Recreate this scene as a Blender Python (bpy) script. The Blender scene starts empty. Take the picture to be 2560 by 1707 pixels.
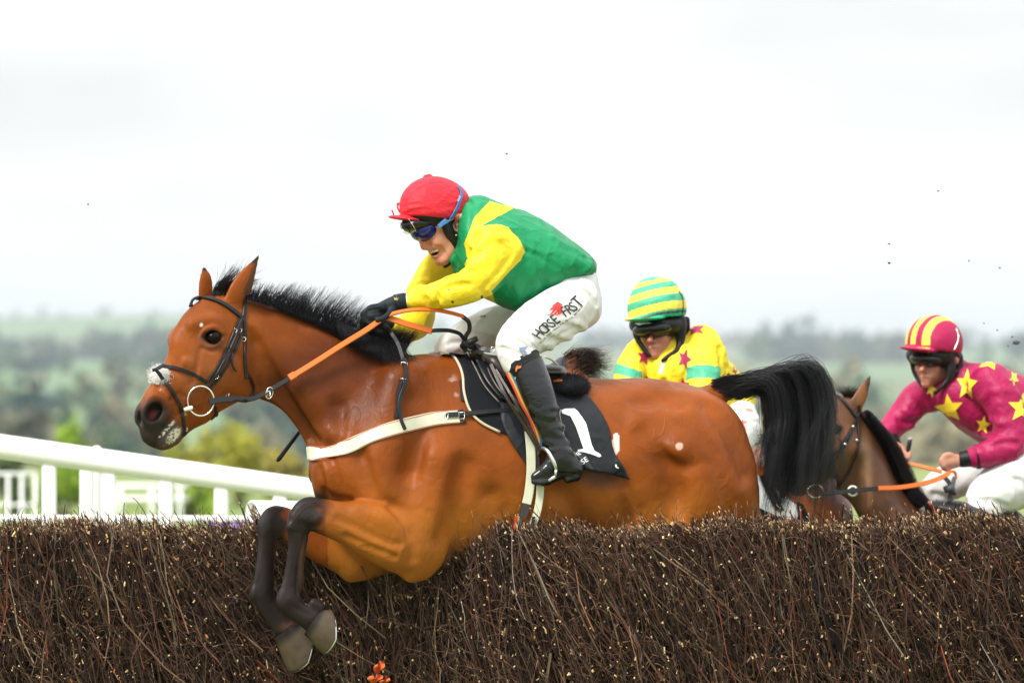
import bpy, bmesh, math, random, numpy as np
from mathutils import Vector, Matrix, noise as mnoise
from mathutils.bvhtree import BVHTree
R = math.radians
sc = bpy.context.scene
S = 0.001378            # metres per photo pixel at the leading horse, 20 m from the lens
D0 = 20.0; EYE = 1.9; HZ = 947.0

# ------------------------------------------------------------------ camera
cd = bpy.data.cameras.new('camera'); cam = bpy.data.objects.new('camera', cd); sc.collection.objects.link(cam)
cam.location = (0, -D0, EYE); cam.rotation_euler = (R(90), 0, 0)
cd.sensor_width = 36; cd.lens = 36*D0/(2560*S); cd.shift_y = (HZ-853.5)/2560
cd.clip_start = 0.5; cd.clip_end = 12000
cd.dof.use_dof = True; cd.dof.focus_distance = D0-0.15; cd.dof.aperture_fstop = 4.2
sc.camera = cam
# ------------------------------------------------------------------ world
SUN_EL, SUN_AZ = 48, -35      # azimuth measured from behind the camera towards the left
w = bpy.data.worlds.new('World'); sc.world = w; w.use_nodes = True
nt = w.node_tree; N = nt.nodes; L = nt.links; N.clear()
wo = N.new('ShaderNodeOutputWorld'); bg = N.new('ShaderNodeBackground'); bg.inputs[1].default_value = 0.1
sky = N.new('ShaderNodeTexSky'); sky.sky_type = 'NISHITA'; sky.sun_disc = False
sky.sun_elevation = R(SUN_EL); sky.sun_rotation = R(180+SUN_AZ)
tc = N.new('ShaderNodeTexCoord'); mp = N.new('ShaderNodeMapping'); mp.inputs['Scale'].default_value = (9, 9, 30)
mp.inputs['Location'].default_value = (0.3, 0, 0.75)
nz = N.new('ShaderNodeTexNoise'); nz.inputs['Scale'].default_value = 1.0; nz.inputs['Detail'].default_value = 4; nz.inputs['Roughness'].default_value = .45
L.new(tc.outputs['Generated'], mp.inputs[0]); L.new(mp.outputs[0], nz.inputs[0])
cr = N.new('ShaderNodeValToRGB'); cr.color_ramp.elements[0].position = .3; cr.color_ramp.elements[1].position = .66
cr.color_ramp.elements[0].color = (6.1, 6.2, 6.3, 1); cr.color_ramp.elements[1].color = (8.3, 8.25, 8.2, 1)
L.new(nz.outputs[0], cr.inputs[0])
mx_n = 0; mx = N.new('ShaderNodeMix'); mx.data_type = 'RGBA'; mx.inputs[0].default_value = .95
L.new(sky.outputs[0], mx.inputs[6]); L.new(cr.outputs[0], mx.inputs[7]); 
sz = N.new('ShaderNodeSeparateXYZ'); L.new(tc.outputs['Generated'], sz.inputs[0])
hr = N.new('ShaderNodeFloatCurve'); _c = hr.mapping.curves[0]; _c.points[0].location = (0, .12); _c.points[1].location = (1, .98)
for _x, _y in ((.495, .12), (.5, .62), (.515, .56), (.56, .58), (.8, .90)): _c.points.new(_x, _y)
for _q in _c.points: _q.handle_type = 'VECTOR'
hr.mapping.update()
m2_ = N.new('ShaderNodeMapRange'); m2_.inputs[1].default_value = -1; m2_.inputs[2].default_value = 1; m2_.inputs[3].default_value = 0; m2_.inputs[4].default_value = 1; L.new(sz.outputs[2], m2_.inputs[0]); L.new(m2_.outputs[0], hr.inputs[1])
m3_ = N.new('ShaderNodeMath'); m3_.operation = 'MULTIPLY'; m3_.inputs[1].default_value = 2.0; L.new(hr.outputs[0], m3_.inputs[0])
vm = N.new('ShaderNodeVectorMath'); vm.operation = 'SCALE'; L.new(mx.outputs[2], vm.inputs[0]); L.new(m3_.outputs[0], vm.inputs['Scale']); L.new(vm.outputs[0], bg.inputs[0]); L.new(bg.outputs[0], wo.inputs[0])
# ------------------------------------------------------------------ sun
sl = bpy.data.lights.new('sun', 'SUN'); sl.energy = 3.6; sl.angle = R(16); sl.color = (1, .96, .9)
so = bpy.data.objects.new('sun', sl); sc.collection.objects.link(so)
_d = Vector((math.sin(R(SUN_AZ))*math.cos(R(SUN_EL)), -math.cos(R(SUN_AZ))*math.cos(R(SUN_EL)), math.sin(R(SUN_EL))))
so.rotation_euler = _d.to_track_quat('Z', 'Y').to_euler(); so.location = (-5, -8, 12)
sc.view_settings.view_transform = 'Standard'; sc.view_settings.look = 'None'; sc.view_settings.gamma = 1
sc.view_settings.exposure = 0.36

# ------------------------------------------------------------------ helpers
random.seed(7); rng = np.random.default_rng(7)
C = sc.collection
def srgb(*c):
    c = [x/255 for x in c]
    return tuple((x/12.92 if x <= .04045 else ((x+.055)/1.055)**2.4) for x in c)
def tag(o, label=None, cat=None, group=None, kind=None):
    if label: o['label'] = label
    if cat: o['category'] = cat
    if group: o['group'] = group
    if kind: o['kind'] = kind
    return o
def empty(name, loc=(0, 0, 0), **k):
    o = bpy.data.objects.new(name, None); C.objects.link(o); o.location = loc; o.empty_display_size = .1
    o['_o'] = list(loc); tag(o, **k); return o
def mesh_obj(name, V, F, mat, parent=None, col=None, smooth=True, mats=None, midx=None):
    V = np.asarray(V, dtype=np.float32).reshape(-1, 3)
    if parent is not None: V = V-np.array(parent.get('_o', (0, 0, 0)), dtype=np.float32)
    me = bpy.data.meshes.new(name)
    if isinstance(F, np.ndarray):
        n, k = F.shape
        me.vertices.add(len(V)); me.vertices.foreach_set('co', V.ravel())
        me.loops.add(n*k); me.loops.foreach_set('vertex_index', F.astype(np.int32).ravel())
        me.polygons.add(n); me.polygons.foreach_set('loop_start', np.arange(n, dtype=np.int32)*k)
        me.update(calc_edges=True)
    else:
        me.from_pydata([tuple(map(float, v)) for v in V], [], F); me.update()
    for m in (mats or [mat]): me.materials.append(m)
    if midx is not None: me.polygons.foreach_set('material_index', np.asarray(midx, dtype=np.int32))
    me.polygons.foreach_set('use_smooth', np.full(len(me.polygons), smooth))
    if col is not None:
        col = np.asarray(col, dtype=np.float32)
        a = me.color_attributes.new('Col', 'FLOAT_COLOR', 'POINT')
        c4 = np.ones((len(V), 4), dtype=np.float32); c4[:, :3] = col; a.data.foreach_set('color', c4.ravel())
    me.validate()
    o = bpy.data.objects.new(name, me); C.objects.link(o)
    if parent is not None:
        o.parent = parent; o['_o'] = list(parent.get('_o', (0, 0, 0)))
    return o
_mats = {}
def mat(name, color=None, rough=.5, spec=.5, metal=0, var=0, vscale=8, bump=0, bscale=40, bdist=.01, bstretch=None, sheen=0, coat=0, bdetail=4, trans=0, emit=0, vcol=None, bump2=0, b2scale=10, b2dist=.02):
    """color None -> the mesh's own colour attribute"""
    if name in _mats: return _mats[name]
    m = bpy.data.materials.new(name); m.use_nodes = True; nt = m.node_tree; b = nt.nodes['Principled BSDF']
    b.inputs['Roughness'].default_value = rough; b.inputs['Specular IOR Level'].default_value = spec; b.inputs['Metallic'].default_value = metal
    if sheen: b.inputs['Sheen Weight'].default_value = sheen
    if coat: b.inputs['Coat Weight'].default_value = coat
    if color is None:
        a = nt.nodes.new('ShaderNodeAttribute'); a.attribute_name = 'Col'; src = a.outputs['Color']
    else:
        a = nt.nodes.new('ShaderNodeRGB'); a.outputs[0].default_value = (*color, 1); src = a.outputs[0]
    tc = nt.nodes.new('ShaderNodeTexCoord'); vec = tc.outputs['Object']
    if var:
        n = nt.nodes.new('ShaderNodeTexNoise'); n.inputs['Scale'].default_value = vscale; n.inputs['Detail'].default_value = 5
        nt.links.new(vec, n.inputs['Vector'])
        r = nt.nodes.new('ShaderNodeMapRange'); r.inputs[1].default_value = .25; r.inputs[2].default_value = .75
        r.inputs[3].default_value = 1-var; r.inputs[4].default_value = 1+var
        nt.links.new(n.outputs[0], r.inputs[0])
        mm = nt.nodes.new('ShaderNodeVectorMath'); mm.operation = 'SCALE'; nt.links.new(src, mm.inputs[0]); nt.links.new(r.outputs[0], mm.inputs['Scale'])
        src = mm.outputs[0]
    nt.links.new(src, b.inputs['Base Color'])
    prev = None
    for bs, sc_, dist, det in ((bump, bscale, bdist, bdetail), (bump2, b2scale, b2dist, 2)):
        if not bs: continue
        v = vec
        if bstretch and dist == bdist:
            q = nt.nodes.new('ShaderNodeMapping'); q.inputs['Scale'].default_value = bstretch; nt.links.new(vec, q.inputs[0]); v = q.outputs[0]
        n = nt.nodes.new('ShaderNodeTexNoise'); n.inputs['Scale'].default_value = sc_; n.inputs['Detail'].default_value = det
        n.inputs['Distortion'].default_value = .6; nt.links.new(v, n.inputs['Vector'])
        bp = nt.nodes.new('ShaderNodeBump'); bp.inputs['Strength'].default_value = bs; bp.inputs['Distance'].default_value = dist
        nt.links.new(n.outputs[0], bp.inputs['Height'])
        if prev: nt.links.new(prev, bp.inputs['Normal'])
        prev = bp.outputs[0]
    if prev: nt.links.new(prev, b.inputs['Normal'])
    _mats[name] = m; return m

# --- a Frame turns photo pixels + depth offset into the place
class Frame:
    def __init__(s, xs, ys): s.xs, s.ys = xs, ys           # photo x -> depth of the figure's middle
    def mid(s, px):
        return np.interp(px, s.xs, s.ys)
    def W(s, P):                                             # field space (x, d, z) -> world
        P = np.asarray(P, dtype=np.float64).reshape(-1, 3)
        # smooth the bend
        px = P[:, 0]/S+1280
        ym = (s.mid(px-40)+s.mid(px-20)+s.mid(px)+s.mid(px+20)+s.mid(px+40))/5
        f = (D0+ym)/D0
        return np.stack([P[:, 0]*f, ym+P[:, 1]*f, EYE+(P[:, 2]-EYE)*f], 1)
def P(px, py, d=0.): return np.array([(px-1280)*S, d, EYE+(HZ-py)*S])
def pix(X):                                                  # world -> photo pixels
    X = np.asarray(X); t = D0/(X[:, 1]+D0)
    return X[:, 0]*t/S+1280, HZ-(X[:, 2]-EYE)*t/S
def at(px, py, Y):
    f = (D0+Y)/D0
    return Vector(((px-1280)*S*f, Y, EYE+(HZ-py)*S*f))
def spl(A, n=5):                                             # Catmull-Rom through rows
    A = np.asarray(A, dtype=float)
    if len(A) < 3: 
        t = np.linspace(0, 1, n+1)[:, None]; return A[:1]*(1-t)+A[-1:]*t
    B = np.vstack([2*A[0]-A[1], A, 2*A[-1]-A[-2]]); out = []
    for i in range(1, len(B)-2):
        p0, p1, p2, p3 = B[i-1:i+3]
        for t in np.arange(n)/n:
            out.append(.5*((2*p1)+(-p0+p2)*t+(2*p0-5*p1+4*p2-p3)*t*t+(-p0+3*p1-3*p2+p3)*t**3))
    out.append(A[-1]); return np.array(out)
class Field:
    def __init__(s, x0, x1, y0, y1, d0, d1, h):              # photo-pixel bounds, depth bounds, cell
        a = P(x0, y1); b = P(x1, y0); s.h = h
        s.X = np.arange(a[0], b[0]+h, h, dtype=np.float32); s.D = np.arange(d0, d1+h, h, dtype=np.float32); s.Z = np.arange(a[2], b[2]+h, h, dtype=np.float32)
        s.F = np.full((len(s.X), len(s.D), len(s.Z)), .3, dtype=np.float32)
    def _sl(s, lo, hi, pad):
        o = []
        for A, l, h in zip((s.X, s.D, s.Z), lo, hi):
            i = int(np.searchsorted(A, l-pad)); j = int(np.searchsorted(A, h+pad)); o.append(slice(max(i, 0), max(j, 0)))
        return tuple(o)
    def _mix(s, sl, d, k, sub):
        G = s.F[sl]
        if sub: G = -G
        hh = np.maximum(k-np.abs(G-d), 0)/k
        r = np.minimum(G, d)-hh*hh*k*.25
        s.F[sl] = -r if sub else r
    def chain(s, pts, k=.02, sy=1., sub=False, n=4):         # pts: (px, py, d, r_px)
        A = spl(pts, n) if len(pts) > 2 else np.asarray(pts, float)
        c = np.array([P(a[0], a[1], a[2]) for a in A]); r = A[:, 3]*S
        lo = (c-r[:, None]*np.array([1, sy, 1])).min(0); hi = (c+r[:, None]*np.array([1, sy, 1])).max(0)
        sl = s._sl(lo, hi, 1.5*k*max(1, sy)+3*s.h)
        X = s.X[sl[0]][:, None, None]; D = s.D[sl[1]][None, :, None]; Z = s.Z[sl[2]][None, None, :]
        if 0 in (X.size, D.size, Z.size): return s
        best = None
        if len(c) == 1: c = np.vstack([c, c+1e-5]); r = np.append(r, r)
        for i in range(len(c)-1):
            a, b = c[i].copy(), c[i+1].copy(); v = b-a; v[1] /= sy; L2 = (v@v)+1e-12
            x, dd, z = X-a[0], (D-a[1])/sy, Z-a[2]
            t = np.clip((x*v[0]+dd*v[1]+z*v[2])/L2, 0, 1)
            q = np.sqrt((x-t*v[0])**2+(dd-t*v[1])**2+(z-t*v[2])**2)-(r[i]+(r[i+1]-r[i])*t)
            best = q if best is None else np.minimum(best, q)
        s._mix(sl, best.astype(np.float32), k, sub); return s
    def loft(s, st, a=None, b=None, k=.02, sub=False):       # st: (t, top, bottom, halfwidth m[, dc]); t px along a->b (or photo x)
        st = np.array([list(q)+[0]*(5-len(q)) for q in st], float); st = spl(st, 6)
        o = np.argsort(st[:, 0]); st = st[o]
        if a is None:
            u0 = st[:, 0]; org = np.array([0., 0.]); dv = np.array([1., 0.]); nv = np.array([0., 1.]) 
            top, bot = -st[:, 1], -st[:, 2]
        else:
            org = np.array([a[0], -a[1]], float); dv = np.array([b[0]-a[0], a[1]-b[1]], float); dv /= np.linalg.norm(dv)
            nv = np.array([-dv[1], dv[0]]); nv = nv if nv[1] > 0 else -nv
            u0 = st[:, 0]; top, bot = st[:, 1], st[:, 2]
        # bounding box
        pts = []
        for u, t_, b_, w_, dc in zip(u0, top, bot, st[:, 3], st[:, 4]):
            for s_ in (t_, b_):
                q = org+dv*u+nv*s_; e = P(q[0], -q[1]); pts += [(e[0], dc-w_, e[2]), (e[0], dc+w_, e[2])]
        pts = np.array(pts); sl = s._sl(pts.min(0), pts.max(0), 2*k+4*s.h)
        X = s.X[sl[0]][:, None, None]/S+1280; D = s.D[sl[1]][None, :, None]; Z = (s.Z[sl[2]][None, None, :]-EYE)/S-HZ
        x, z = X-org[0], Z-org[1]
        u = x*dv[0]+z*dv[1]; v = x*nv[0]+z*nv[1]
        c = np.interp(u, u0, (top+bot)/2); hh = np.maximum(np.interp(u, u0, np.abs(top-bot)/2), 1)*S; ww = np.maximum(np.interp(u, u0, st[:, 3]), .002); dc = np.interp(u, u0, st[:, 4])
        vv = (v-c)*S; dd = D-dc
        k0 = np.sqrt((vv/hh)**2+(dd/ww)**2)+1e-6; k1 = np.sqrt((vv/hh**2)**2+(dd/ww**2)**2)+1e-6
        d = k0*(k0-1)/k1
        out = np.maximum(u0[0]-u, u-u0[-1])*S
        d = np.maximum(d, out)
        s._mix(sl, d.astype(np.float32), k, sub); return s
    def ell(s, px, py, d, rx, ry, rd, ang=0, k=.02, sub=False):   # radii in photo px, angle deg clockwise in the picture
        c = P(px, py, d); m = max(rx, ry)*S; rD = rd
        sl = s._sl(c-[m, rD, m], c+[m, rD, m], 2*k+4*s.h)
        X = s.X[sl[0]][:, None, None]-c[0]; D = s.D[sl[1]][None, :, None]-c[1]; Z = s.Z[sl[2]][None, None, :]-c[2]
        if 0 in (X.size, D.size, Z.size): return s
        ca, sa = math.cos(R(ang)), math.sin(R(ang))
        u = X*ca-Z*sa; v = X*sa+Z*ca
        a, b = rx*S, ry*S
        k0 = np.sqrt((u/a)**2+(v/b)**2+(D/rD)**2)+1e-6; k1 = np.sqrt((u/a**2)**2+(v/b**2)**2+(D/rD**2)**2)+1e-6
        s._mix(sl, (k0*(k0-1)/k1).astype(np.float32), k, sub); return s
    def near(s, px, py):
        p = P(px, py); i = int(np.clip(round((p[0]-s.X[0])/s.h), 0, len(s.X)-1)); j = int(np.clip(round((p[2]-s.Z[0])/s.h), 0, len(s.Z)-1))
        w_ = np.nonzero(s.F[i, :, j] < 0)[0]
        return float(s.D[w_[0]]) if len(w_) else None
    def fold(s, pts, r, hgt=.5, k=.01, sub=False, n=3):      # ridge (or groove) on the near surface; hgt: share of r that stands proud
        A = spl([(a[0], a[1], (a[2] if len(a) > 2 else 1.)) for a in pts], n); q = []
        for x, y, m in A:
            d = s.near(x, y)
            if d is None: continue
            rr = r*m
            q.append((x, y, d+(rr*S*(1-hgt) if not sub else -rr*S*(1-hgt)), rr))
        if len(q) > 1: s.chain(q, k=k, sub=sub, n=1)
        return s
    def mesh(s, smooth=1):
        F = s.F; B = F < 0; nx, ny, nz = F.shape
        B[0] = B[-1] = False; B[:, 0] = B[:, -1] = False; B[:, :, 0] = B[:, :, -1] = False
        F = np.where(B, F, np.abs(F)+1e-6)
        cnt = np.zeros((nx-1, ny-1, nz-1), np.uint8)
        for i in (0, 1):
            for j in (0, 1):
                for k in (0, 1): cnt += B[i:nx-1+i, j:ny-1+j, k:nz-1+k]
        act = (cnt > 0) & (cnt < 8); idx = np.argwhere(act)
        ids = np.full(act.shape, -1, np.int32); ids[act] = np.arange(len(idx))
        val = {}
        for i in (0, 1):
            for j in (0, 1):
                for k in (0, 1): val[i, j, k] = F[idx[:, 0]+i, idx[:, 1]+j, idx[:, 2]+k]
        acc = np.zeros((len(idx), 3)); nn = np.zeros(len(idx))
        for a in val:
            for ax in range(3):
                if a[ax]: continue
                b = list(a); b[ax] = 1; b = tuple(b); va, vb = val[a], val[b]; m = (va < 0) != (vb < 0)
                t = np.where(m, va/np.where(m, va-vb, 1), 0)
                p = np.tile(np.array(a, float), (len(idx), 1)); p[:, ax] = t
                acc[m] += p[m]; nn[m] += 1
        V = idx+acc/nn[:, None]
        Q = []
        for ax in range(3):
            o = [x for x in range(3) if x != ax]
            s0 = [slice(None)]*3; s1 = [slice(None)]*3; s0[ax] = slice(0, -1); s1[ax] = slice(1, None)
            ch = B[tuple(s0)] != B[tuple(s1)]
            e = np.argwhere(ch); e = e[(e[:, o[0]] > 0) & (e[:, o[1]] > 0) & (e[:, o[0]] < F.shape[o[0]]-1) & (e[:, o[1]] < F.shape[o[1]]-1)]
            ins = B[e[:, 0], e[:, 1], e[:, 2]]
            def g(da, db):
                q = e.copy(); q[:, o[0]] -= da; q[:, o[1]] -= db; return ids[q[:, 0], q[:, 1], q[:, 2]]
            q = np.stack([g(1, 1), g(0, 1), g(0, 0), g(1, 0)], 1)
            if ax == 1: ins = ~ins
            q[~ins] = q[~ins][:, ::-1]; Q.append(q)
        Q = np.vstack(Q)
        for _ in range(smooth):
            sm = np.zeros_like(V); c = np.zeros(len(V))
            for a, b in ((0, 1), (1, 2), (2, 3), (3, 0)):
                for u, v in ((a, b), (b, a)):
                    for ax in range(3): sm[:, ax] += np.bincount(Q[:, u], V[Q[:, v], ax], len(V))
                    c += np.bincount(Q[:, u], minlength=len(V))
            V = .5*V+.5*sm/np.maximum(c, 1)[:, None]
        return np.array([s.X[0], s.D[0], s.Z[0]])+V*s.h, Q
def vnorm(V, Q):
    n = np.zeros_like(V); a = np.cross(V[Q[:, 2]]-V[Q[:, 0]], V[Q[:, 3]]-V[Q[:, 1]])
    for j in range(4):
        for ax in range(3): n[:, ax] += np.bincount(Q[:, j], a[:, ax], len(V))
    return n/(np.linalg.norm(n, axis=1)[:, None]+1e-12)
def bvh(V, Q): return BVHTree.FromPolygons([tuple(v) for v in V.tolist()], [tuple(q) for q in Q.tolist()])
CAM = Vector((0, -D0, EYE))
def cast(tree, px, py, fb=None):
    d = (at(px, py, 0)-CAM).normalized(); h = tree.ray_cast(CAM, d)
    if h[0] is None:
        if fb is not None:
            return at(px, py, fb), Vector((0, -1, 0))
        return None, None
    n = h[1]
    if n.dot(d) > 0: n = -n
    return h[0], n
def sstep(x, a, b):
    t = np.clip((x-a)/(b-a), 0, 1); return t*t*(3-2*t)
def inpoly(px, py, poly):
    r = np.zeros(len(px), bool); n = len(poly)
    for i in range(n):
        x1, y1 = poly[i]; x2, y2 = poly[(i+1) % n]
        if y1 == y2: continue
        c = ((y1 > py) != (y2 > py)) & (px < (x2-x1)*(py-y1)/(y2-y1)+x1); r ^= c
    return r
def tubes(paths, radii, sides=3):                            # many thin tubes as one vertex/quad set; paths (n, m, 3), radii (n, m)
    Pn = np.asarray(paths, float); n, m, _ = Pn.shape; r = np.broadcast_to(np.asarray(radii, float), (n, m))
    T = np.gradient(Pn, axis=1); T /= np.linalg.norm(T, axis=2, keepdims=True)+1e-9
    up = np.where(np.abs(T[:, :, 2:3]) < .9, np.array([0, 0, 1.]), np.array([1., 0, 0]))
    A = np.cross(T, up); A /= np.linalg.norm(A, axis=2, keepdims=True)+1e-9; Bv = np.cross(T, A)
    th = np.arange(sides)*2*math.pi/sides
    V = Pn[:, :, None, :]+r[:, :, None, None]*(A[:, :, None, :]*np.cos(th)[None, None, :, None]+Bv[:, :, None, :]*np.sin(th)[None, None, :, None])
    V = V.reshape(-1, 3); base = (np.arange(n)[:, None, None]*m+np.arange(m-1)[None, :, None])*sides; j = np.arange(sides)[None, None, :]; j2 = (j+1) % sides
    Q = np.stack([base+j, base+j2, base+sides+j2, base+sides+j], -1).reshape(-1, 4)
    return V, Q
def tube_mesh(name, pts, r, m, parent=None, sides=8, closed=False):
    pts = np.array([tuple(p) for p in pts], float); n = len(pts)
    if closed: pts = np.vstack([pts, pts[:1]])
    r = np.broadcast_to(np.asarray(r, float), (len(pts),)) if np.ndim(r) == 0 or len(np.atleast_1d(r)) != len(pts) else np.asarray(r)
    # parallel transport
    T = np.gradient(pts, axis=0)
    if closed: T[0] = T[-1] = pts[1]-pts[-2]
    T /= np.linalg.norm(T, axis=1)[:, None]+1e-9
    a = np.cross(T[0], [0, 0, 1.] if abs(T[0][2]) < .9 else [1., 0, 0]); a /= np.linalg.norm(a); V = []
    for i in range(len(pts)):
        a = a-T[i]*(a@T[i]); a /= np.linalg.norm(a)+1e-9; b = np.cross(T[i], a)
        for k in range(sides):
            th = 2*math.pi*k/sides; V.append(pts[i]+r[i]*(a*math.cos(th)+b*math.sin(th)))
    F = [(i*sides+k, i*sides+(k+1) % sides, (i+1)*sides+(k+1) % sides, (i+1)*sides+k) for i in range(len(pts)-1) for k in range(sides)]
    if not closed: F += [tuple(range(sides))[::-1], tuple((len(pts)-1)*sides+k for k in range(sides))]
    return mesh_obj(name, V, F, m, parent)
def ribbon(name, pts, nrm, width, thick, m, parent=None, cols=None, mats=None, roundness=.35):   # strap with real thickness
    pts = np.array([tuple(p) for p in pts], float); nrm = np.array([tuple(p) for p in nrm], float)
    width = np.broadcast_to(np.asarray(width, float), (len(pts),))
    T = np.gradient(pts, axis=0); T /= np.linalg.norm(T, axis=1)[:, None]+1e-9
    B = np.cross(T, nrm); B /= np.linalg.norm(B, axis=1)[:, None]+1e-9; Nn = np.cross(B, T)
    prof = [(-.5, 0), (-.5, .6), (-.42, 1), (.42, 1), (.5, .6), (.5, 0)]; k = len(prof); V = []
    for i in range(len(pts)):
        for u, v in prof: V.append(pts[i]+B[i]*u*width[i]+Nn[i]*v*thick)
    F = [(i*k+j, (i+1)*k+j, (i+1)*k+(j+1) % k, i*k+(j+1) % k) for i in range(len(pts)-1) for j in range(k)]
    F += [tuple(range(k)), tuple((len(pts)-1)*k+j for j in range(k))[::-1]]
    return mesh_obj(name, V, F, m, parent, smooth=False)
def strap(name, tree, px, width_px, m, parent, lift=.002, thick=.004, n=8, fb=None, follow=True, nsm=3):
    A = spl(px, n); pts, nr = [], []
    for a in A:
        p, nn = cast(tree, a[0], a[1], fb)
        if p is None: 
            if pts: p, nn = at(a[0], a[1], pts[-1][1]), nr[-1]
            else: continue
        pts.append(p); nr.append(nn)
    pts = np.array([tuple(p) for p in pts]); nr = np.array([tuple(p) for p in nr])
    for _ in range(nsm):                                     # straps do not follow every dent
        nr[1:-1] = (nr[:-2]+nr[1:-1]*2+nr[2:])/4; pts2 = pts.copy(); pts2[1:-1] = (pts[:-2]+2*pts[1:-1]+pts[2:])/4
        out = np.einsum('ij,ij->i', pts2-pts, nr); pts = np.where(out[:, None] > 0, pts2, pts)
    nr /= np.linalg.norm(nr, axis=1)[:, None]
    return ribbon(name, pts+nr*lift, nr, width_px*S, thick, m, parent)
def grid_patch(name, fn, nu, nv, thick, m, parent=None, col=None):   # fn(u, v) -> (point, normal); a sheet with thickness
    pts = np.zeros((nu, nv, 3)); nr = np.zeros((nu, nv, 3))
    for i in range(nu):
        for j in range(nv):
            p, q = fn(i/(nu-1), j/(nv-1)); pts[i, j] = tuple(p); nr[i, j] = tuple(q)
    nr /= np.linalg.norm(nr, axis=2, keepdims=True)+1e-9
    A = pts.reshape(-1, 3); B = (pts-nr*thick).reshape(-1, 3); V = np.vstack([A, B]); o = len(A); F = []
    for i in range(nu-1):
        for j in range(nv-1):
            a, b, c, d = i*nv+j, (i+1)*nv+j, (i+1)*nv+j+1, i*nv+j+1; F += [(a, b, c, d), (o+d, o+c, o+b, o+a)]
    for i in range(nu-1):
        a, b = i*nv, (i+1)*nv; F.append((a, o+a, o+b, b)); a, b = i*nv+nv-1, (i+1)*nv+nv-1; F.append((b, o+b, o+a, a))
    for j in range(nv-1):
        a, b = j, j+1; F.append((b, o+b, o+a, a)); a, b = (nu-1)*nv+j, (nu-1)*nv+j+1; F.append((a, o+a, o+b, b))
    return mesh_obj(name, V, F, m, parent, col=col)
def edge_patch(name, tree, A, B, nu, nv, lift, thick, m, parent=None, fb=None, wav=0, sm=2, liftfn=None):
    """sheet laid on the surface behind it, between photo polylines A and B"""
    A = spl(A, 6); B = spl(B, 6)
    def arc(Q, t):
        l = np.r_[0, np.cumsum(np.linalg.norm(np.diff(Q, axis=0), axis=1))]; l /= l[-1]
        return np.array([np.interp(t, l, Q[:, 0]), np.interp(t, l, Q[:, 1])])
    pts = np.zeros((nu, nv, 3)); nr = np.zeros((nu, nv, 3)); last = None
    for i in range(nu):
        a, b = arc(A, i/(nu-1)), arc(B, i/(nu-1))
        for j in range(nv):
            q = a*(1-j/(nv-1))+b*j/(nv-1); p, n = cast(tree, q[0], q[1], fb)
            if p is None: p, n = (at(q[0], q[1], last[0][1]), last[1]) if last else (at(q[0], q[1], 0), Vector((0, -1, 0)))
            last = (p, n); pts[i, j] = tuple(p); nr[i, j] = tuple(n)
    for _ in range(sm):
        nr[1:-1] = (nr[:-2]+2*nr[1:-1]+nr[2:])/4; nr[:, 1:-1] = (nr[:, :-2]+2*nr[:, 1:-1]+nr[:, 2:])/4
        p2 = pts.copy(); p2[1:-1] = (pts[:-2]+2*pts[1:-1]+pts[2:])/4; p2[:, 1:-1] = (p2[:, :-2]+2*p2[:, 1:-1]+p2[:, 2:])/4
        pts[..., 1] = np.minimum(p2[..., 1], pts[..., 1])
    nr /= np.linalg.norm(nr, axis=2, keepdims=True)+1e-9
    def fn(u, v):
        i, j = round(u*(nu-1)), round(v*(nv-1)); l = lift+(liftfn(u, v) if liftfn else 0)
        return pts[i, j]+nr[i, j]*l, nr[i, j]
    return grid_patch(name, fn, nu, nv, thick, m, parent), pts
# ------------------------------------------------------------------ more helpers: marks laid on surfaces
from mathutils.geometry import tessellate_polygon
def decal(name, tree, polys, m, parent, lift=.0015, step=7, fb=0, backs=.0008):
    """flat outlines (photo pixels) laid on the surface behind them"""
    bm = bmesh.new()
    for poly in polys:
        vs = [bm.verts.new((x, y, 0)) for x, y in poly]
        tri = tessellate_polygon([[Vector((x, y, 0)) for x, y in poly]])
        for t in tri:
            try: bm.faces.new([vs[i] for i in t])
            except ValueError: pass
    _decal(name, bm, tree, m, parent, lift, step, fb)
def _decal(name, bm, tree, m, parent, lift, step, fb):
    xs = [v.co.x for v in bm.verts]; ys = [v.co.y for v in bm.verts]
    for ax, lo, hi in ((0, min(xs), max(xs)), (1, min(ys), max(ys))):
        k = lo+step
        while k < hi:
            no = (1, 0, 0) if ax == 0 else (0, 1, 0); co = (k, 0, 0) if ax == 0 else (0, k, 0)
            bmesh.ops.bisect_plane(bm, geom=bm.verts[:]+bm.edges[:]+bm.faces[:], plane_co=co, plane_no=no); k += step
    bm.verts.index_update(); V = []; last = None; miss = set()
    for v in bm.verts:
        p, n = cast(tree, v.co.x, v.co.y)
        if p is None: miss.add(v.index); p, n = (at(v.co.x, v.co.y, last[0].y), last[1]) if last else (at(v.co.x, v.co.y, fb), Vector((0, -1, 0)))
        last = (p, n); d = (p-CAM).normalized(); V.append(p-d*lift*1.4+n*lift*.3)
    F = [q for q in ([v.index for v in q.verts] for q in bm.faces) if not miss.intersection(q)]
    F2 = []
    for q in F:
        a, b, c = (V[q[0]], V[q[1]], V[q[2]])
        F2.append(q if (b-a).cross(c-a).dot(CAM-a) > 0 else q[::-1])
    bm.free(); return mesh_obj(name, [tuple(v) for v in V], F2, m, parent, smooth=True)
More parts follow.
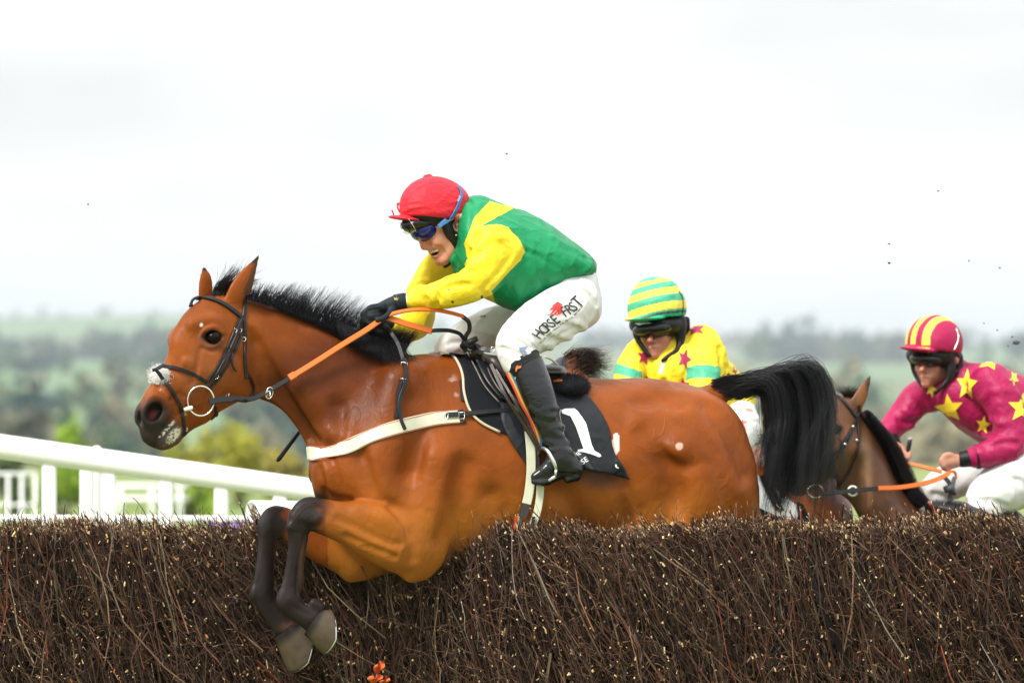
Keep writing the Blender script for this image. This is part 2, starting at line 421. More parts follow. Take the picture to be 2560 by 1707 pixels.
def text_decal(name, s_, tree, px, py, h, ang, m, parent, lift=.0015, sx=1., shear=0., bold=.0, step=6, fb=0, space=1.):
    """lettering: baseline start at (px, py), cap height h px, running at ang degrees (up is positive)"""
    cu = bpy.data.curves.new('t', 'FONT'); cu.body = s_; cu.size = 1; cu.offset = bold; cu.space_character = space; cu.resolution_u = 3
    o = bpy.data.objects.new('t', cu); C.objects.link(o); dg = bpy.context.evaluated_depsgraph_get(); dg.update()
    me = bpy.data.meshes.new_from_object(o.evaluated_get(dg)); bm = bmesh.new(); bm.from_mesh(me)
    bpy.data.objects.remove(o); bpy.data.curves.remove(cu); bpy.data.meshes.remove(me)
    k = h/.70; ca, sa = math.cos(R(ang)), math.sin(R(ang))
    for v in bm.verts:
        x, y = v.co.x*k*sx+v.co.y*k*shear, v.co.y*k
        v.co = (px+x*ca-y*sa, py-(x*sa+y*ca), 0)
    return _decal(name, bm, tree, m, parent, lift, step, fb)
def fobj(name, fld, frame, m, parent, colfn=None, smooth=1, wr=0, wsc=30):
    """field -> mesh object; colfn(px, py, d, V) -> colours; wr = cloth creases (m)"""
    V, Q = fld.mesh(smooth); W_ = frame.W(V)
    if wr:
        Nn = vnorm(W_, Q); a = V*wsc
        rg = lambda x: 1-np.abs(np.sin(x))**.6
        q = rg(a[:, 0]*.62+a[:, 2]*.3+np.sin(a[:, 2]*.7+a[:, 1])*1.3)*(.5+.5*np.sin(a[:, 0]*.4-a[:, 2]*.5))+.8*rg(a[:, 0]*.4-a[:, 2]*.75+np.sin(a[:, 0]*.5+a[:, 1]*.6)*1.4)*(.5+.5*np.sin(a[:, 2]*.45+a[:, 0]*.33+2))
        W_ = W_+Nn*(wr*2.6*(q-.25))[:, None]
    px, py = V[:, 0]/S+1280, HZ-(V[:, 2]-EYE)/S
    col = colfn(px, py, V[:, 1], V) if colfn else None
    o = mesh_obj(name, W_, Q, m, parent, col=col); return o, bvh(W_, Q), (W_, Q)
RNG = None
def fill(n, c): return np.tile(np.array(c, float), (n, 1))
def ball(name, cen, r, m, parent, sc_=(1, 1, 1), rot=0, seg=20):
    bm = bmesh.new(); bmesh.ops.create_uvsphere(bm, u_segments=seg, v_segments=seg//2, radius=1)
    M = Matrix.Translation(cen) @ Matrix.Rotation(rot, 4, 'Y') @ Matrix.Diagonal((r*sc_[0], r*sc_[1], r*sc_[2], 1))
    V = [M @ v.co for v in bm.verts]; F = [[v.index for v in q.verts] for q in bm.faces]; bm.free()
    return mesh_obj(name, [tuple(v) for v in V], F, m, parent)
def ringpts(c, r1, r2, ang=0, ydir=.3, n=40):               # ellipse facing the lens: c world, radii m
    return [c+Vector((math.cos(t)*r1*math.cos(R(ang))-math.sin(t)*r2*math.sin(R(ang)), math.cos(t)*r1*ydir, math.cos(t)*r1*math.sin(R(ang))+math.sin(t)*r2*math.cos(R(ang)))) for t in [2*math.pi*k/n for k in range(n)]]
def buckle(px, py, tree, w_, h_, ang, parent, D=None, frame=None):
    if D is None:
        p, n = cast(tree, px, py, 0)
    else: p = Vector(frame.W(P(px, py, D))[0])
    p = p+Vector((0, -.008, 0)); ca, sa = math.cos(R(ang)), math.sin(R(ang)); q = []
    for x, y in ((-1, -1), (1, -1), (1, 1), (-1, 1)):
        x, y = x*w_/2*S, y*h_/2*S; q.append(p+Vector((x*ca+y*sa, 0, -x*sa+y*ca)))
    return tube_mesh('buckle', q, .0013, steel, parent, sides=6, closed=True)
steel = mat('buckle_steel', (.75, .74, .70), rough=.25, metal=1)
leather = mat('black_leather', (.008, .009, .011), rough=.38, spec=.35, bump=.2, bscale=90, bdist=.002)
brown = mat('dark_brown_leather', (.020, .010, .007), rough=.4, spec=.5, var=.35, vscale=14, bump=.3, bscale=40, bdist=.004)

def creases(m, scale, width, dist, strength, distort=1.2, stretch=(1, 1, 1), seed=0.):
    """sharp folds: narrow ridges that wander over a cloth"""
    nt = m.node_tree; b = nt.nodes['Principled BSDF']; tc = nt.nodes.new('ShaderNodeTexCoord'); q = nt.nodes.new('ShaderNodeMapping'); q.inputs['Scale'].default_value = stretch; q.inputs['Location'].default_value = (seed, seed, 0); nt.links.new(tc.outputs['Object'], q.inputs[0])
    n = nt.nodes.new('ShaderNodeTexNoise'); n.inputs['Scale'].default_value = scale; n.inputs['Detail'].default_value = 1; n.inputs['Distortion'].default_value = distort; nt.links.new(q.outputs[0], n.inputs[0])
    a = nt.nodes.new('ShaderNodeMath'); a.operation = 'SUBTRACT'; a.inputs[1].default_value = .5; nt.links.new(n.outputs[0], a.inputs[0]); c = nt.nodes.new('ShaderNodeMath'); c.operation = 'ABSOLUTE'; nt.links.new(a.outputs[0], c.inputs[0])
    r = nt.nodes.new('ShaderNodeMapRange'); r.inputs[1].default_value = 0; r.inputs[2].default_value = width; r.inputs[3].default_value = 1; r.inputs[4].default_value = 0; nt.links.new(c.outputs[0], r.inputs[0])
    k = nt.nodes.new('ShaderNodeBump'); k.inputs['Strength'].default_value = strength; k.inputs['Distance'].default_value = dist; nt.links.new(r.outputs[0], k.inputs['Height'])
    if b.inputs['Normal'].links: nt.links.new(b.inputs['Normal'].links[0].from_socket, k.inputs['Normal'])
    nt.links.new(k.outputs[0], b.inputs['Normal'])
# ================================================================== the leading horse
HF = Frame([200, 340, 640, 720, 1000, 1950, 2200], [-.56, -.50, -.215, -.15, 0, .50, .60])
f = Field(318, 1925, 560, 1735, -.36, .36, .005)
# trunk
f.loft([(778, 1130, 1200, .07), (800, 1060, 1275, .13), (850, 1000, 1345, .19), (920, 925, 1392, .215), (1000, 893, 1415, .225), (1085, 884, 1425, .235), (1180, 892, 1432, .26), (1300, 912, 1432, .285),
        (1420, 938, 1420, .295), (1520, 947, 1400, .29), (1600, 944, 1380, .29), (1680, 953, 1370, .295), (1750, 970, 1370, .28), (1810, 1010, 1375, .25), (1855, 1070, 1375, .21), (1884, 1135, 1360, .15), (1897, 1215, 1330, .07)], k=.03)
# neck
f.loft([(575, 760, 900, .065), (620, 744, 985, .075), (680, 763, 1004, .078), (740, 787, 1062, .085), (800, 812, 1150, .105), (860, 842, 1240, .13), (930, 872, 1310, .15), (1010, 892, 1330, .15)], k=.03)
# head
f.loft([(-30, 25, -30, .04), (0, 72, -50, .065), (30, 95, -72, .082), (60, 106, -97, .092), (95, 110, -120, .1), (140, 106, -135, .102), (165, 98, -137, .096), (195, 82, -124, .084), (235, 74, -106, .069), (270, 73, -98, .060),
        (305, 71, -80, .058), (335, 66, -73, .062), (360, 57, -69, .060), (385, 30, -52, .048), (400, 5, -30, .025)], a=(600, 780), b=(375, 1085), k=.02)
f.ell(590, 905, -.052, 72, 78, .052, k=.02)                       # cheek
f.ell(612, 965, -.035, 34, 42, .04, k=.02)
f.ell(443, 842, .05, 24, 34, .05, ang=30, k=.015)                 # brow of the far side
f.chain([(490, 812, -.070, 12), (518, 804, -.082, 13), (548, 806, -.086, 14), (572, 830, -.082, 11)], k=.035)   # brow bone
f.chain([(470, 905, -.074, 8), (520, 925, -.078, 9), (570, 935, -.08, 7)], k=.02)   # cheek crest
f.chain([(440, 960, -.045, 18), (420, 1000, -.04, 20)], k=.03)
f.ell(535, 843, -.112, 24, 20, .035, ang=12, k=.012, sub=True)   # eye socket
f.chain([(506, 842, -.090, 5), (518, 826, -.102, 7), (540, 819, -.106, 7.5), (560, 832, -.102, 6)], k=.006)   # upper lid
f.chain([(506, 851, -.090, 4.5), (519, 865, -.096, 5.5), (542, 867, -.100, 5.5), (560, 850, -.100, 5)], k=.008)
# nostril and lips
f.ell(388, 1028, -.052, 36, 42, .035, ang=25, k=.02)
f.ell(388, 1030, -.100, 22, 29, .06, ang=28, k=.008, sub=True)
f.ell(350, 1035, .0, 14, 28, .035, ang=10, k=.01)
f.ell(352, 1045, -.042, 7, 20, .02, ang=-8, k=.01, sub=True)
f.ell(378, 1093, 0, 29, 20, .043, ang=35, k=.012)                 # upper lip
f.ell(420, 1100, 0, 34, 20, .042, ang=-35, k=.012)                # lower lip
f.fold([(385, 1118), (400, 1092), (425, 1062), (452, 1032)], 5, hgt=.3, k=.008, sub=True)
f.chain([(372, 1000, -.055, 8), (392, 990, -.07, 9), (415, 1000, -.075, 9), (424, 1025, -.072, 9), (412, 1052, -.065, 8)], k=.012)   # rim of the nostril
# ears
f.fold([(500, 880), (495, 920), (478, 960)], 4, hgt=.3, k=.015, sub=True); f.fold([(560, 880), (600, 890), (618, 930)], 4, hgt=.25, k=.02, sub=True); f.fold([(430, 1000), (445, 985), (462, 990)], 3.5, hgt=.3, k=.012, sub=True); f.fold([(455, 1030), (478, 1018), (500, 1030)], 4, hgt=.3, k=.012, sub=True); f.fold([(508, 870), (528, 878), (552, 872)], 3, hgt=.3, k=.010, sub=True)
for ax, ay, bx, by, dc, wd in ((600, 735, 649, 640, -.06, 32), (512, 735, 508, 672, .05, 24)):
    pass
f.chain([(588, 752, -.045, 26), (604, 722, -.052, 27), (619, 692, -.055, 20), (636, 662, -.055, 10), (648, 640, -.055, 2.5)], k=.012, sy=.55)
f.chain([(618, 742, -.083, 5), (622, 710, -.085, 9), (632, 680, -.08, 6), (642, 658, -.074, 3)], k=.006, sy=.7, sub=True)
f.chain([(512, 752, .055, 18), (512, 722, .055, 18), (512, 695, .055, 15), (509, 676, .055, 7), (507, 669, .055, 2.5)], k=.012, sy=.55)
# neck muscles
f.fold([(640, 830), (700, 900), (760, 985), (815, 1080)], 22, hgt=.32, k=.04)
f.fold([(668, 985), (715, 1010), (755, 1060), (785, 1120)], 13, hgt=.3, k=.03)
f.fold([(642, 860), (680, 940), (735, 1030), (790, 1105), (820, 1130)], 14, hgt=.35, k=.035, sub=True)
f.fold([(770, 960), (830, 1040), (870, 1100)], 20, hgt=.15, k=.06)
f.fold([(845, 1015), (850, 1080), (830, 1125)], 9, hgt=.3, k=.05, sub=True)
f.fold([(700, 795), (780, 830), (860, 870), (940, 900)], 14, hgt=.12, k=.05)
f.fold([(630, 835), (642, 900), (645, 965)], 12, hgt=.4, k=.03, sub=True)       # behind the cheek
# shoulder and breast
f.ell(865, 1185, -.075, 80, 78, .13, ang=20, k=.05)
f.ell(865, 1185, .075, 80, 78, .13, ang=20, k=.05)
f.chain([(1010, 960, -.13, 55), (990, 1080, -.165, 60), (960, 1180, -.18, 62), (985, 1290, -.17, 70)], k=.06)
f.chain([(1010, 960, .13, 55), (990, 1080, .165, 60), (960, 1180, .18, 62), (985, 1290, .17, 70)], k=.06)
f.chain([(1110, 1150, -.2, 60), (1085, 1260, -.2, 62), (1060, 1360, -.19, 56)], k=.05)      # triceps
f.fold([(820, 1120), (840, 1180), (850, 1240), (830, 1262)], 9, hgt=.35, k=.03, sub=True)
f.fold([(905, 1140), (925, 1200), (950, 1245), (985, 1268)], 12, hgt=.35, k=.04, sub=True); f.fold([(820, 1235), (850, 1250), (900, 1256), (950, 1262)], 9, hgt=.4, k=.025, sub=True); f.fold([(800, 1170), (812, 1215), (822, 1250)], 7, hgt=.35, k=.02, sub=True)
f.fold([(1160, 1160), (1138, 1260), (1116, 1340)], 18, hgt=.40, k=.05, sub=True)             # behind the arm
f.fold([(1030, 1000), (1045, 1090), (1030, 1170)], 9, hgt=.2, k=.06, sub=True)
# near foreleg (folded) ------------------------------------------------
ND = -.19
f.chain([(1045, 1370, ND, 70), (1000, 1348, ND-.01, 78), (940, 1325, ND-.02, 68), (880, 1305, ND-.03, 54), (830, 1292, ND-.035, 45)], k=.03, sy=.8)
f.chain([(1030, 1432, ND, 17), (1052, 1420, ND, 22)], k=.035)                                  # elbow
f.chain([(905, 1275, ND-.06, 20), (960, 1290, ND-.07, 28), (1000, 1310, ND-.06, 26)], k=.03)
f.fold([(850, 1290), (900, 1315), (960, 1345), (1005, 1355)], 6, hgt=.3, k=.02, sub=True)
f.fold([(870, 1335), (930, 1362), (990, 1385)], 5, hgt=.3, k=.02, sub=True)
f.fold([(985, 1262), (1010, 1290), (1030, 1340), (1035, 1390)], 8, hgt=.35, k=.03, sub=True)
f.chain([(800, 1283, ND-.04, 41), (778, 1276, ND-.04, 38), (762, 1292, ND-.04, 36)], k=.02, sy=.75)      # knee
f.chain([(752, 1320, ND-.04, 27), (747, 1365, ND-.04, 20.5), (737, 1425, ND-.04, 19), (731, 1465, ND-.04, 23), (728, 1492, ND-.04, 29)], k=.012, sy=.8)
f.chain([(758, 1345, ND-.03, 15), (752, 1400, ND-.03, 14), (750, 1460, ND-.03, 14)], k=.015)              # tendon
f.chain([(728, 1495, ND-.04, 30), (752, 1522, ND-.04, 26), (782, 1542, ND-.04, 28), (795, 1552, ND-.04, 30)], k=.015, sy=.8)
f.chain([(792, 1502, ND-.04, 14), (806, 1512, ND-.04, 14)], k=.015)                                      # heel bulb
f.ell(738, 1312, ND-.05, 15, 17, .022, k=.012); f.ell(800, 1258, ND-.05, 26, 10, .024, ang=8, k=.015)
f.fold([(770, 1330), (757, 1380), (750, 1440), (748, 1475)], 3.2, hgt=.35, k=.01, sub=True); f.fold([(800, 1262), (815, 1285), (806, 1310)], 5, hgt=.3, k=.015, sub=True); f.fold([(758, 1300), (775, 1312), (792, 1312)], 4, hgt=.3, k=.012, sub=True)
f.fold([(740, 1508), (760, 1520), (780, 1526)], 3, hgt=.3, k=.01, sub=True)
# far foreleg
FD = .07
f.chain([(890, 1390, FD, 60), (830, 1370, FD, 52), (770, 1345, FD, 44), (720, 1315, FD, 38)], k=.03, sy=.8)
f.chain([(873, 1436, FD, 15), (900, 1420, FD, 24), (960, 1390, FD, 50)], k=.04)
f.chain([(700, 1300, FD, 34), (684, 1298, FD, 33), (672, 1318, FD, 31)], k=.02, sy=.78)
f.chain([(669, 1340, FD, 26), (662, 1380, FD, 20.5), (654, 1440, FD, 21), (652, 1485, FD, 28)], k=.012, sy=.8)
f.chain([(674, 1350, FD, 16), (668, 1410, FD, 15), (668, 1460, FD, 16)], k=.015)
f.chain([(652, 1488, FD, 29), (672, 1520, FD, 27), (695, 1552, FD, 28), (712, 1572, FD, 32)], k=.015, sy=.8)
# quarters
f.ell(1735, 1130, -.13, 135, 150, .16, k=.05); f.ell(1735, 1130, .13, 135, 150, .16, k=.05)
f.chain([(1790, 1200, -.14, 95), (1700, 1290, -.15, 95), (1620, 1330, -.16, 60)], k=.05)
f.chain([(1790, 1200, .14, 95), (1700, 1290, .15, 95), (1620, 1330, .16, 60)], k=.05)
f.fold([(1590, 1032), (1598, 1068), (1625, 1110), (1662, 1150)], 14, hgt=.35, k=.05)          # point of hip
f.fold([(1665, 1160), (1678, 1230), (1668, 1285), (1645, 1325)], 24, hgt=.42, k=.06, sub=True)
f.fold([(1605, 1075), (1640, 1130), (1690, 1160), (1720, 1160)], 15, hgt=.28, k=.05, sub=True); f.fold([(1600, 1000), (1640, 990), (1690, 1000)], 12, hgt=.15, k=.06, sub=True)
f.fold([(1700, 1120), (1740, 1190), (1760, 1270)], 16, hgt=.2, k=.08)
f.fold([(1560, 1225), (1580, 1270), (1598, 1315)], 8, hgt=.3, k=.04)                          # flank fold
f.fold([(1540, 1200), (1556, 1250), (1560, 1310)], 13, hgt=.38, k=.05, sub=True)
f.fold([(1770, 1010), (1830, 1090), (1862, 1180)], 12, hgt=.2, k=.07, sub=True)
# loose skin, ribs and veins along the side
for q in ([(1230, 1240), (1260, 1300), (1270, 1360)], [(1400, 1230), (1440, 1290), (1450, 1350)]):
    f.fold(q, 14, hgt=.08, k=.06, sub=True)
f.fold([(940, 1330), (925, 1350), (900, 1352)], 2.2, hgt=.6, k=.006)
f.fold([(1000, 1300), (1015, 1345), (1002, 1390), (1020, 1420)], 2, hgt=.6, k=.006)
f.fold([(560, 900), (575, 940), (560, 975), (520, 1000), (490, 1010)], 2.2, hgt=.6, k=.008)
f.fold([(498, 880), (505, 930), (490, 965)], 2.2, hgt=.5, k=.008)
f.fold([(860, 1290), (920, 1320), (985, 1350)], 2, hgt=.6, k=.006)
f.chain([(1780, 990, 0, 30), (1830, 972, .0, 22), (1870, 972, .0, 12)], k=.03)                # dock
# hind legs behind the fence
for s_ in (-1, 1):
    d = .15*s_
    f.chain([(1720, 1330, d, 90), (1770, 1440, d, 62), (1800, 1530, d, 42), (1800, 1600, d, 34), (1790, 1700, d, 28), (1788, 1722, d, 25)], k=.04, sy=.8)
V, Q = f.mesh(1)
HV = HF.W(V); HN = vnorm(HV, Q); hp, hq = V[:, 0]/S+1280, HZ-(V[:, 2]-EYE)/S; hd = V[:, 1]
print('horse', len(V))
# coat
def blob(px, py, cx, cy, rx, ry, soft=.4, ang=0):
    a = R(ang); u = ((px-cx)*math.cos(a)+(py-cy)*math.sin(a))/rx; v = (-(px-cx)*math.sin(a)+(py-cy)*math.cos(a))/ry
    return 1-sstep(np.sqrt(u*u+v*v), 1-soft, 1+soft)
def mixc(c, k, t): return c*(1-t[:, None])+np.array(k)*t[:, None]
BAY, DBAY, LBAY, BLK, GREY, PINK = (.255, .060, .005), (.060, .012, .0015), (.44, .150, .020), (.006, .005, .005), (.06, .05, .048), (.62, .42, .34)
def wob(V, sc_, seed=0):
    a = V*sc_+seed; return (np.sin(a[:, 0]*1.7+np.sin(a[:, 2]*1.3)*1.5)+np.sin(a[:, 2]*2.1+a[:, 1]*1.1+np.sin(a[:, 0]*.9)*1.7)+np.sin((a[:, 0]+a[:, 2])*3.7+a[:, 1]*2)*.5)/2.5
w4 = np.sin(V[:, 0]*310+np.sin(V[:, 2]*190)*2)*np.sin(V[:, 2]*270+np.sin(V[:, 0]*150)*2); w1 = wob(V, 9); w2 = wob(V, 37, 3)
c = np.tile(np.array(BAY), (len(V), 1)).astype(float)
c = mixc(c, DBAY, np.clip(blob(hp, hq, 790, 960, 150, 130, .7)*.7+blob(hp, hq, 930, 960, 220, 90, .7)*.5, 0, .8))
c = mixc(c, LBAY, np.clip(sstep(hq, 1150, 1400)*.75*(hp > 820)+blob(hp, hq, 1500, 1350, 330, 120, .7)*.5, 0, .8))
c = mixc(c, DBAY, .16+.14*w1)
c = mixc(c, (.33, .10, .035), blob(hp, hq, 510, 930, 60, 60, .7)*.6)
# head markings
c = mixc(c, GREY, blob(hp, hq, 533, 850, 34, 25, .5, 10)*.45)
c = mixc(c, BLK, blob(hp, hq, 533, 843, 23, 16, .3, 10)*.9)
mz = sstep((hp-600)*-.594+(hq-780)*.805, 300, 352+14*0)
c = mixc(c, GREY, mz*(hp < 520)*.75*(1-.6*blob(hp, hq, 365, 990, 22, 40, .5)))
c = mixc(c, (.018, .016, .016), blob(hp, hq, 390, 1040, 42, 46, .35)*.9)
c = mixc(c, (.018, .016, .016), blob(hp, hq, 372, 1098, 36, 30, .4)*.85)
c = mixc(c, (.018, .016, .016), blob(hp, hq, 345, 1045, 14, 40, .4)*.8)
c = mixc(c, (.065, .058, .055), blob(hp, hq, 425, 1085, 34, 16, .4, -48)*.8)
c = mixc(c, (.006, .005, .005), blob(hp, hq, 388, 1030, 21, 27, .2, 28)*.9); c = mixc(c, (.13, .016, .016), blob(hp, hq, 384, 1036, 8, 12, .4, 25)*(hd > -.09))
c = mixc(c, (.62, .60, .50), (blob(hp, hq, 436, 1088, 24, 11, .3, -52)*(w4 > -.35)+blob(hp, hq, 418, 1074, 34, 4, .3, -48)*(w4 > .1)).clip(0, 1)*(hd < .02))
c = mixc(c, (.45, .40, .10), (blob(hp, hq, 462, 1042, 9, 28, .4, -15)*(w2 > .1)+blob(hp, hq, 392, 1112, 18, 7, .4)*(w2 > .2)).clip(0, 1)*(hd < .02)*.7)
c = mixc(c, (.85, .82, .78), blob(hp, hq, 507, 812, 4.5, 4, .2))
# ears, black tips
c = mixc(c, BLK, (sstep(-hq, -668, -650)*(hp > 560)+sstep(-hq, -680, -672)*(hp < 560))*(hq < 700))
c = mixc(c, (.06, .035, .02), ((hq < 738)*(hp > 606+(738-hq)*.42)*(hp < 660)*.8)*1.0)
# black points
kn = sstep(-(hp-842-14*w2-.25*(1290-hq)), 0, 60)*(hd < -.04)*sstep(hq, 1215, 1240)
lg = np.maximum(kn, (((hq > 1470) & (hp < 900)) | ((hq > 1312) & (hp < 792))) & (hd < -.06))
lg2 = np.maximum(sstep(-(hp-735-8*w2), 0, 35)*(hq > 1240), (hq > 1480)*(hp < 800)*1.)*(hd > -.06)
c = mixc(c, (.011, .010, .011), np.clip(np.maximum(lg, lg2), 0, 1)*.97)
c = mixc(c, (.10, .048, .026), (np.clip(blob(hp, hq, 762, 1400, 10, 55, .6)+blob(hp, hq, 690, 1410, 8, 60, .6)+blob(hp, hq, 725, 1570, 26, 14, .6), 0, 1)*.55*(hq > 1330)))
c = mixc(c, (.045, .042, .045), np.clip(blob(hp, hq, 660, 1300, 14, 30, .7)+blob(hp, hq, 790, 1280, 30, 12, .7)+blob(hp, hq, 650, 1420, 10, 70, .8), 0, 1)*.5)
# scars, scuffs and a soft dark patch below the number cloth
c = mixc(c, PINK, ((hp-1692)**2/8.5**2+(hq-1113)**2/10.5**2 < 1+.6*w2)*.92)
c = mixc(c, (.78, .62, .55), (((hp-1536)/9)**2+((hq-1110)/24)**2 < 1+.8*w2)*.9)
c = mixc(c, (.42, .30, .27), (blob(hp, hq, 1133, 955, 10, 16, .6)*(w2 > .1)+blob(hp, hq, 1143, 985, 6, 8, .5)*(w2 > 0))*.5)
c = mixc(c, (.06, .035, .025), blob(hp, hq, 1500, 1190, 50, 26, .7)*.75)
c = mixc(c, DBAY, blob(hp, hq, 1640, 940, 10, 10)*0)
c = np.clip(c*(1+.05*w2[:, None]), 0, 1)
coat = mat('bay_coat', None, rough=.46, spec=.17, var=.26, vscale=6, bump=.5, bscale=120, bdist=.0028, bstretch=(1, 1, .35), bump2=.30, b2scale=18, b2dist=.014)
_nt = coat.node_tree; _b = _nt.nodes['Principled BSDF']; _tc = _nt.nodes.new('ShaderNodeTexCoord')
def _noise(s_, d_, dist, src=None, det=2):
    n = _nt.nodes.new('ShaderNodeTexNoise'); n.inputs['Scale'].default_value = s_; n.inputs['Detail'].default_value = det; n.inputs['Distortion'].default_value = dist; _nt.links.new(src or _tc.outputs['Object'], n.inputs[0]); return n
def _math(op, a, b): 
    m = _nt.nodes.new('ShaderNodeMath'); m.operation = op
    for i, x in enumerate((a, b)):
        if x is None: continue
        if isinstance(x, (int, float)): m.inputs[i].default_value = x
        else: _nt.links.new(x, m.inputs[i])
    return m.outputs[0]
# veins standing out under the thin skin: narrow ridges that wander over neck, shoulder and thigh
_v = _math('ABSOLUTE', _math('SUBTRACT', _noise(4.6, 0, 1.6).outputs[0], .5), None); _r = _nt.nodes.new('ShaderNodeMapRange'); _r.inputs[1].default_value = 0; _r.inputs[2].default_value = .011; _r.inputs[3].default_value = 1; _r.inputs[4].default_value = 0; _r.interpolation_type = 'SMOOTHSTEP'; _nt.links.new(_v, _r.inputs[0])
_k = _nt.nodes.new('ShaderNodeMapRange'); _k.inputs[1].default_value = .48; _k.inputs[2].default_value = .60; _nt.links.new(_noise(3.1, 0, .5).outputs[0], _k.inputs[0])
_vb = _nt.nodes.new('ShaderNodeBump'); _vb.inputs['Strength'].default_value = .24; _vb.inputs['Distance'].default_value = .006; _nt.links.new(_math('MULTIPLY', _r.outputs[0], _k.outputs[0]), _vb.inputs['Height'])
_old = _b.inputs['Normal'].links[0].from_socket; _nt.links.new(_old, _vb.inputs['Normal']); _nt.links.new(_vb.outputs[0], _b.inputs['Normal'])
_rr = _nt.nodes.new('ShaderNodeMapRange'); _rr.inputs[1].default_value = .35; _rr.inputs[2].default_value = .65; _rr.inputs[3].default_value = .34; _rr.inputs[4].default_value = .58; _nt.links.new(_noise(9, 0, .8, det=5).outputs[0], _rr.inputs[0]); _nt.links.new(_rr.outputs[0], _b.inputs['Roughness'])
horse = empty('racehorse', HF.W(P(1280, 1640))[0], label='bay racehorse with black mane and tail in the lead, leaping over the brush fence', cat='horse')
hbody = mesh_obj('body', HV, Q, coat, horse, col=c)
HT = bvh(HV, Q)
def X3(px, py, d=0): return Vector(HF.W(P(px, py, d))[0])
# eye
em = mat('horse_eye', (.004, .002, .002), rough=.09, spec=.16)
eb = ball('eye', X3(535, 843, -.0935), .0235, em, horse, (1.08, .9, .86), R(-10))
# hooves
hoofm = mat('hoof_horn', None, rough=.4, spec=.25, var=.25, vscale=30, bump=.3, bscale=60, bdist=.003)
shoem = mat('shoe_metal', (.72, .72, .70), rough=.3, metal=1)
def hoof(cx, cy, d, ang, L_, r0, r1, label=None):
    """horn from the coronet, opening towards the sole; ang = direction of the sole, degrees clockwise from right"""
    ca, sa = math.cos(R(ang)), math.sin(R(ang)); V, F, K = [], [], []; n = 36; prof = [(0, r0, 0), (.12, r0*1.05, 0), (.35, r0*1.1, 0), (.6, (r0*1.1+r1)/2, 0), (.92, r1, 0), (1, r1*.99, 0), (1.0, r1*.8, 1), (.9, r1*.55, 1)]
    rnd = np.random.default_rng(3)
    for i, (t, r, inn) in enumerate(prof):
        for k in range(n):
            th = 2*math.pi*k/n; u = math.cos(th)*r; v = math.sin(th)*r*.86
            tt = t*L_*(1-.58*max(-math.cos(th), 0)+.16*max(math.cos(th), 0)-.30*math.sin(th)*t)
            if math.cos(th) < -.6: v *= .9
            q = HF.W(P(cx+ca*tt-sa*u, cy+sa*tt+ca*u, d+v*S))[0]; V.append(q)
            g = .5+.5*math.sin(k*2.3)*.3
            K.append(((.016, .014, .013) if t < .22 else (.075, .055, .034)) if not inn else (.10, .09, .08))
    for i in range(len(prof)-1):
        for k in range(n): F.append((i*n+k, i*n+(k+1) % n, (i+1)*n+(k+1) % n, (i+1)*n+k))
    F.append(tuple((len(prof)-1)*n+k for k in range(n))[::-1])
    h = mesh_obj('hoof', V, F, hoofm, horse, col=K)
    ring = [V[5*n+k] for k in range(n) if not (n*.42 < k < n*.58)]
    c0 = np.mean(ring, axis=0); ring = [c0+(np.array(q)-c0)*.93 for q in ring]
    tube_mesh('horseshoe', ring, .0048, shoem, h, sides=6)
hoof(718, 1574, FD, 58, 76, 42, 55)
hoof(788, 1546, ND-.04, 36, 56, 38, 50)
# ---- hair
hairm = mat('black_horsehair', None, rough=.4, spec=.12)
def hair(name, roots, ctrl, r0, parent, m, seg=9, jit=.004, colr=((.006, .006, .007), (.018, .017, .020)), sides=3, seed=1, taper=.15):
    """ctrl: fn(i) -> list of world control points"""
    g = np.random.default_rng(seed); Pn = []
    for i in range(roots):
        A = np.array([tuple(q) for q in ctrl(i, g)]); A = spl(A, 6); t = np.linspace(0, len(A)-1, seg); k = t.astype(int).clip(0, len(A)-2); fr = (t-k)[:, None]
        q = A[k]*(1-fr)+A[k+1]*fr; Pn.append(q)
    Pn = np.array(Pn); Pn += np.cumsum(g.normal(0, jit/seg, Pn.shape), axis=1)
    prof = np.linspace(1, taper, seg)[None, :]*g.uniform(.7, 1.3, (roots, 1))
    V, Q = tubes(Pn, r0*prof, sides)
    a, b = np.array(colr[0]), np.array(colr[1]); t = g.random(roots)**2; cc = a+(b-a)*t[:, None]; cc = np.repeat(cc, seg*sides, axis=0)
    return mesh_obj(name, V, Q, m, parent, col=cc)
# mane: upright along the crest, blown back
mx = [622, 660, 700, 745, 790, 820, 860, 900, 950, 1000]; my = [742, 754, 770, 788, 806, 820, 842, 862, 880, 888]
def mane_ctrl(i, g):
    x = 615+ (g.random()**.85)*320; y = np.interp(x, mx, my); D = g.normal(0, .012)
    hgt = np.interp(x, [612, 640, 700, 760, 820, 870, 905, 935], [34, 42, 60, 76, 86, 84, 70, 50])*g.uniform(.45, 1.08)
    lean = np.interp(x, [612, 700, 820, 900], [34, 50, 58, 62])*g.uniform(.4, 1.3)*(hgt/90); ck = round(x/7); cl = math.sin(ck*12.9)*12+math.sin(x*.13)*5; hgt *= .8+.25*abs(math.sin(ck*7.7))
    side = -.03-.03*g.random()
    lean = lean+cl*.6; y0 = y+g.uniform(-4, 8)
    return [X3(x, y0, -.055-.02*g.random()-(y0-y)*.0009), X3(x-2, y-6, side), X3(x+lean*.35, y-hgt*.5, side*.8+D), X3(x+lean, y-hgt, side*.6+D*2)]
hair('mane', 2400, mane_ctrl, .0011, horse, hairm, seg=7, seed=4)
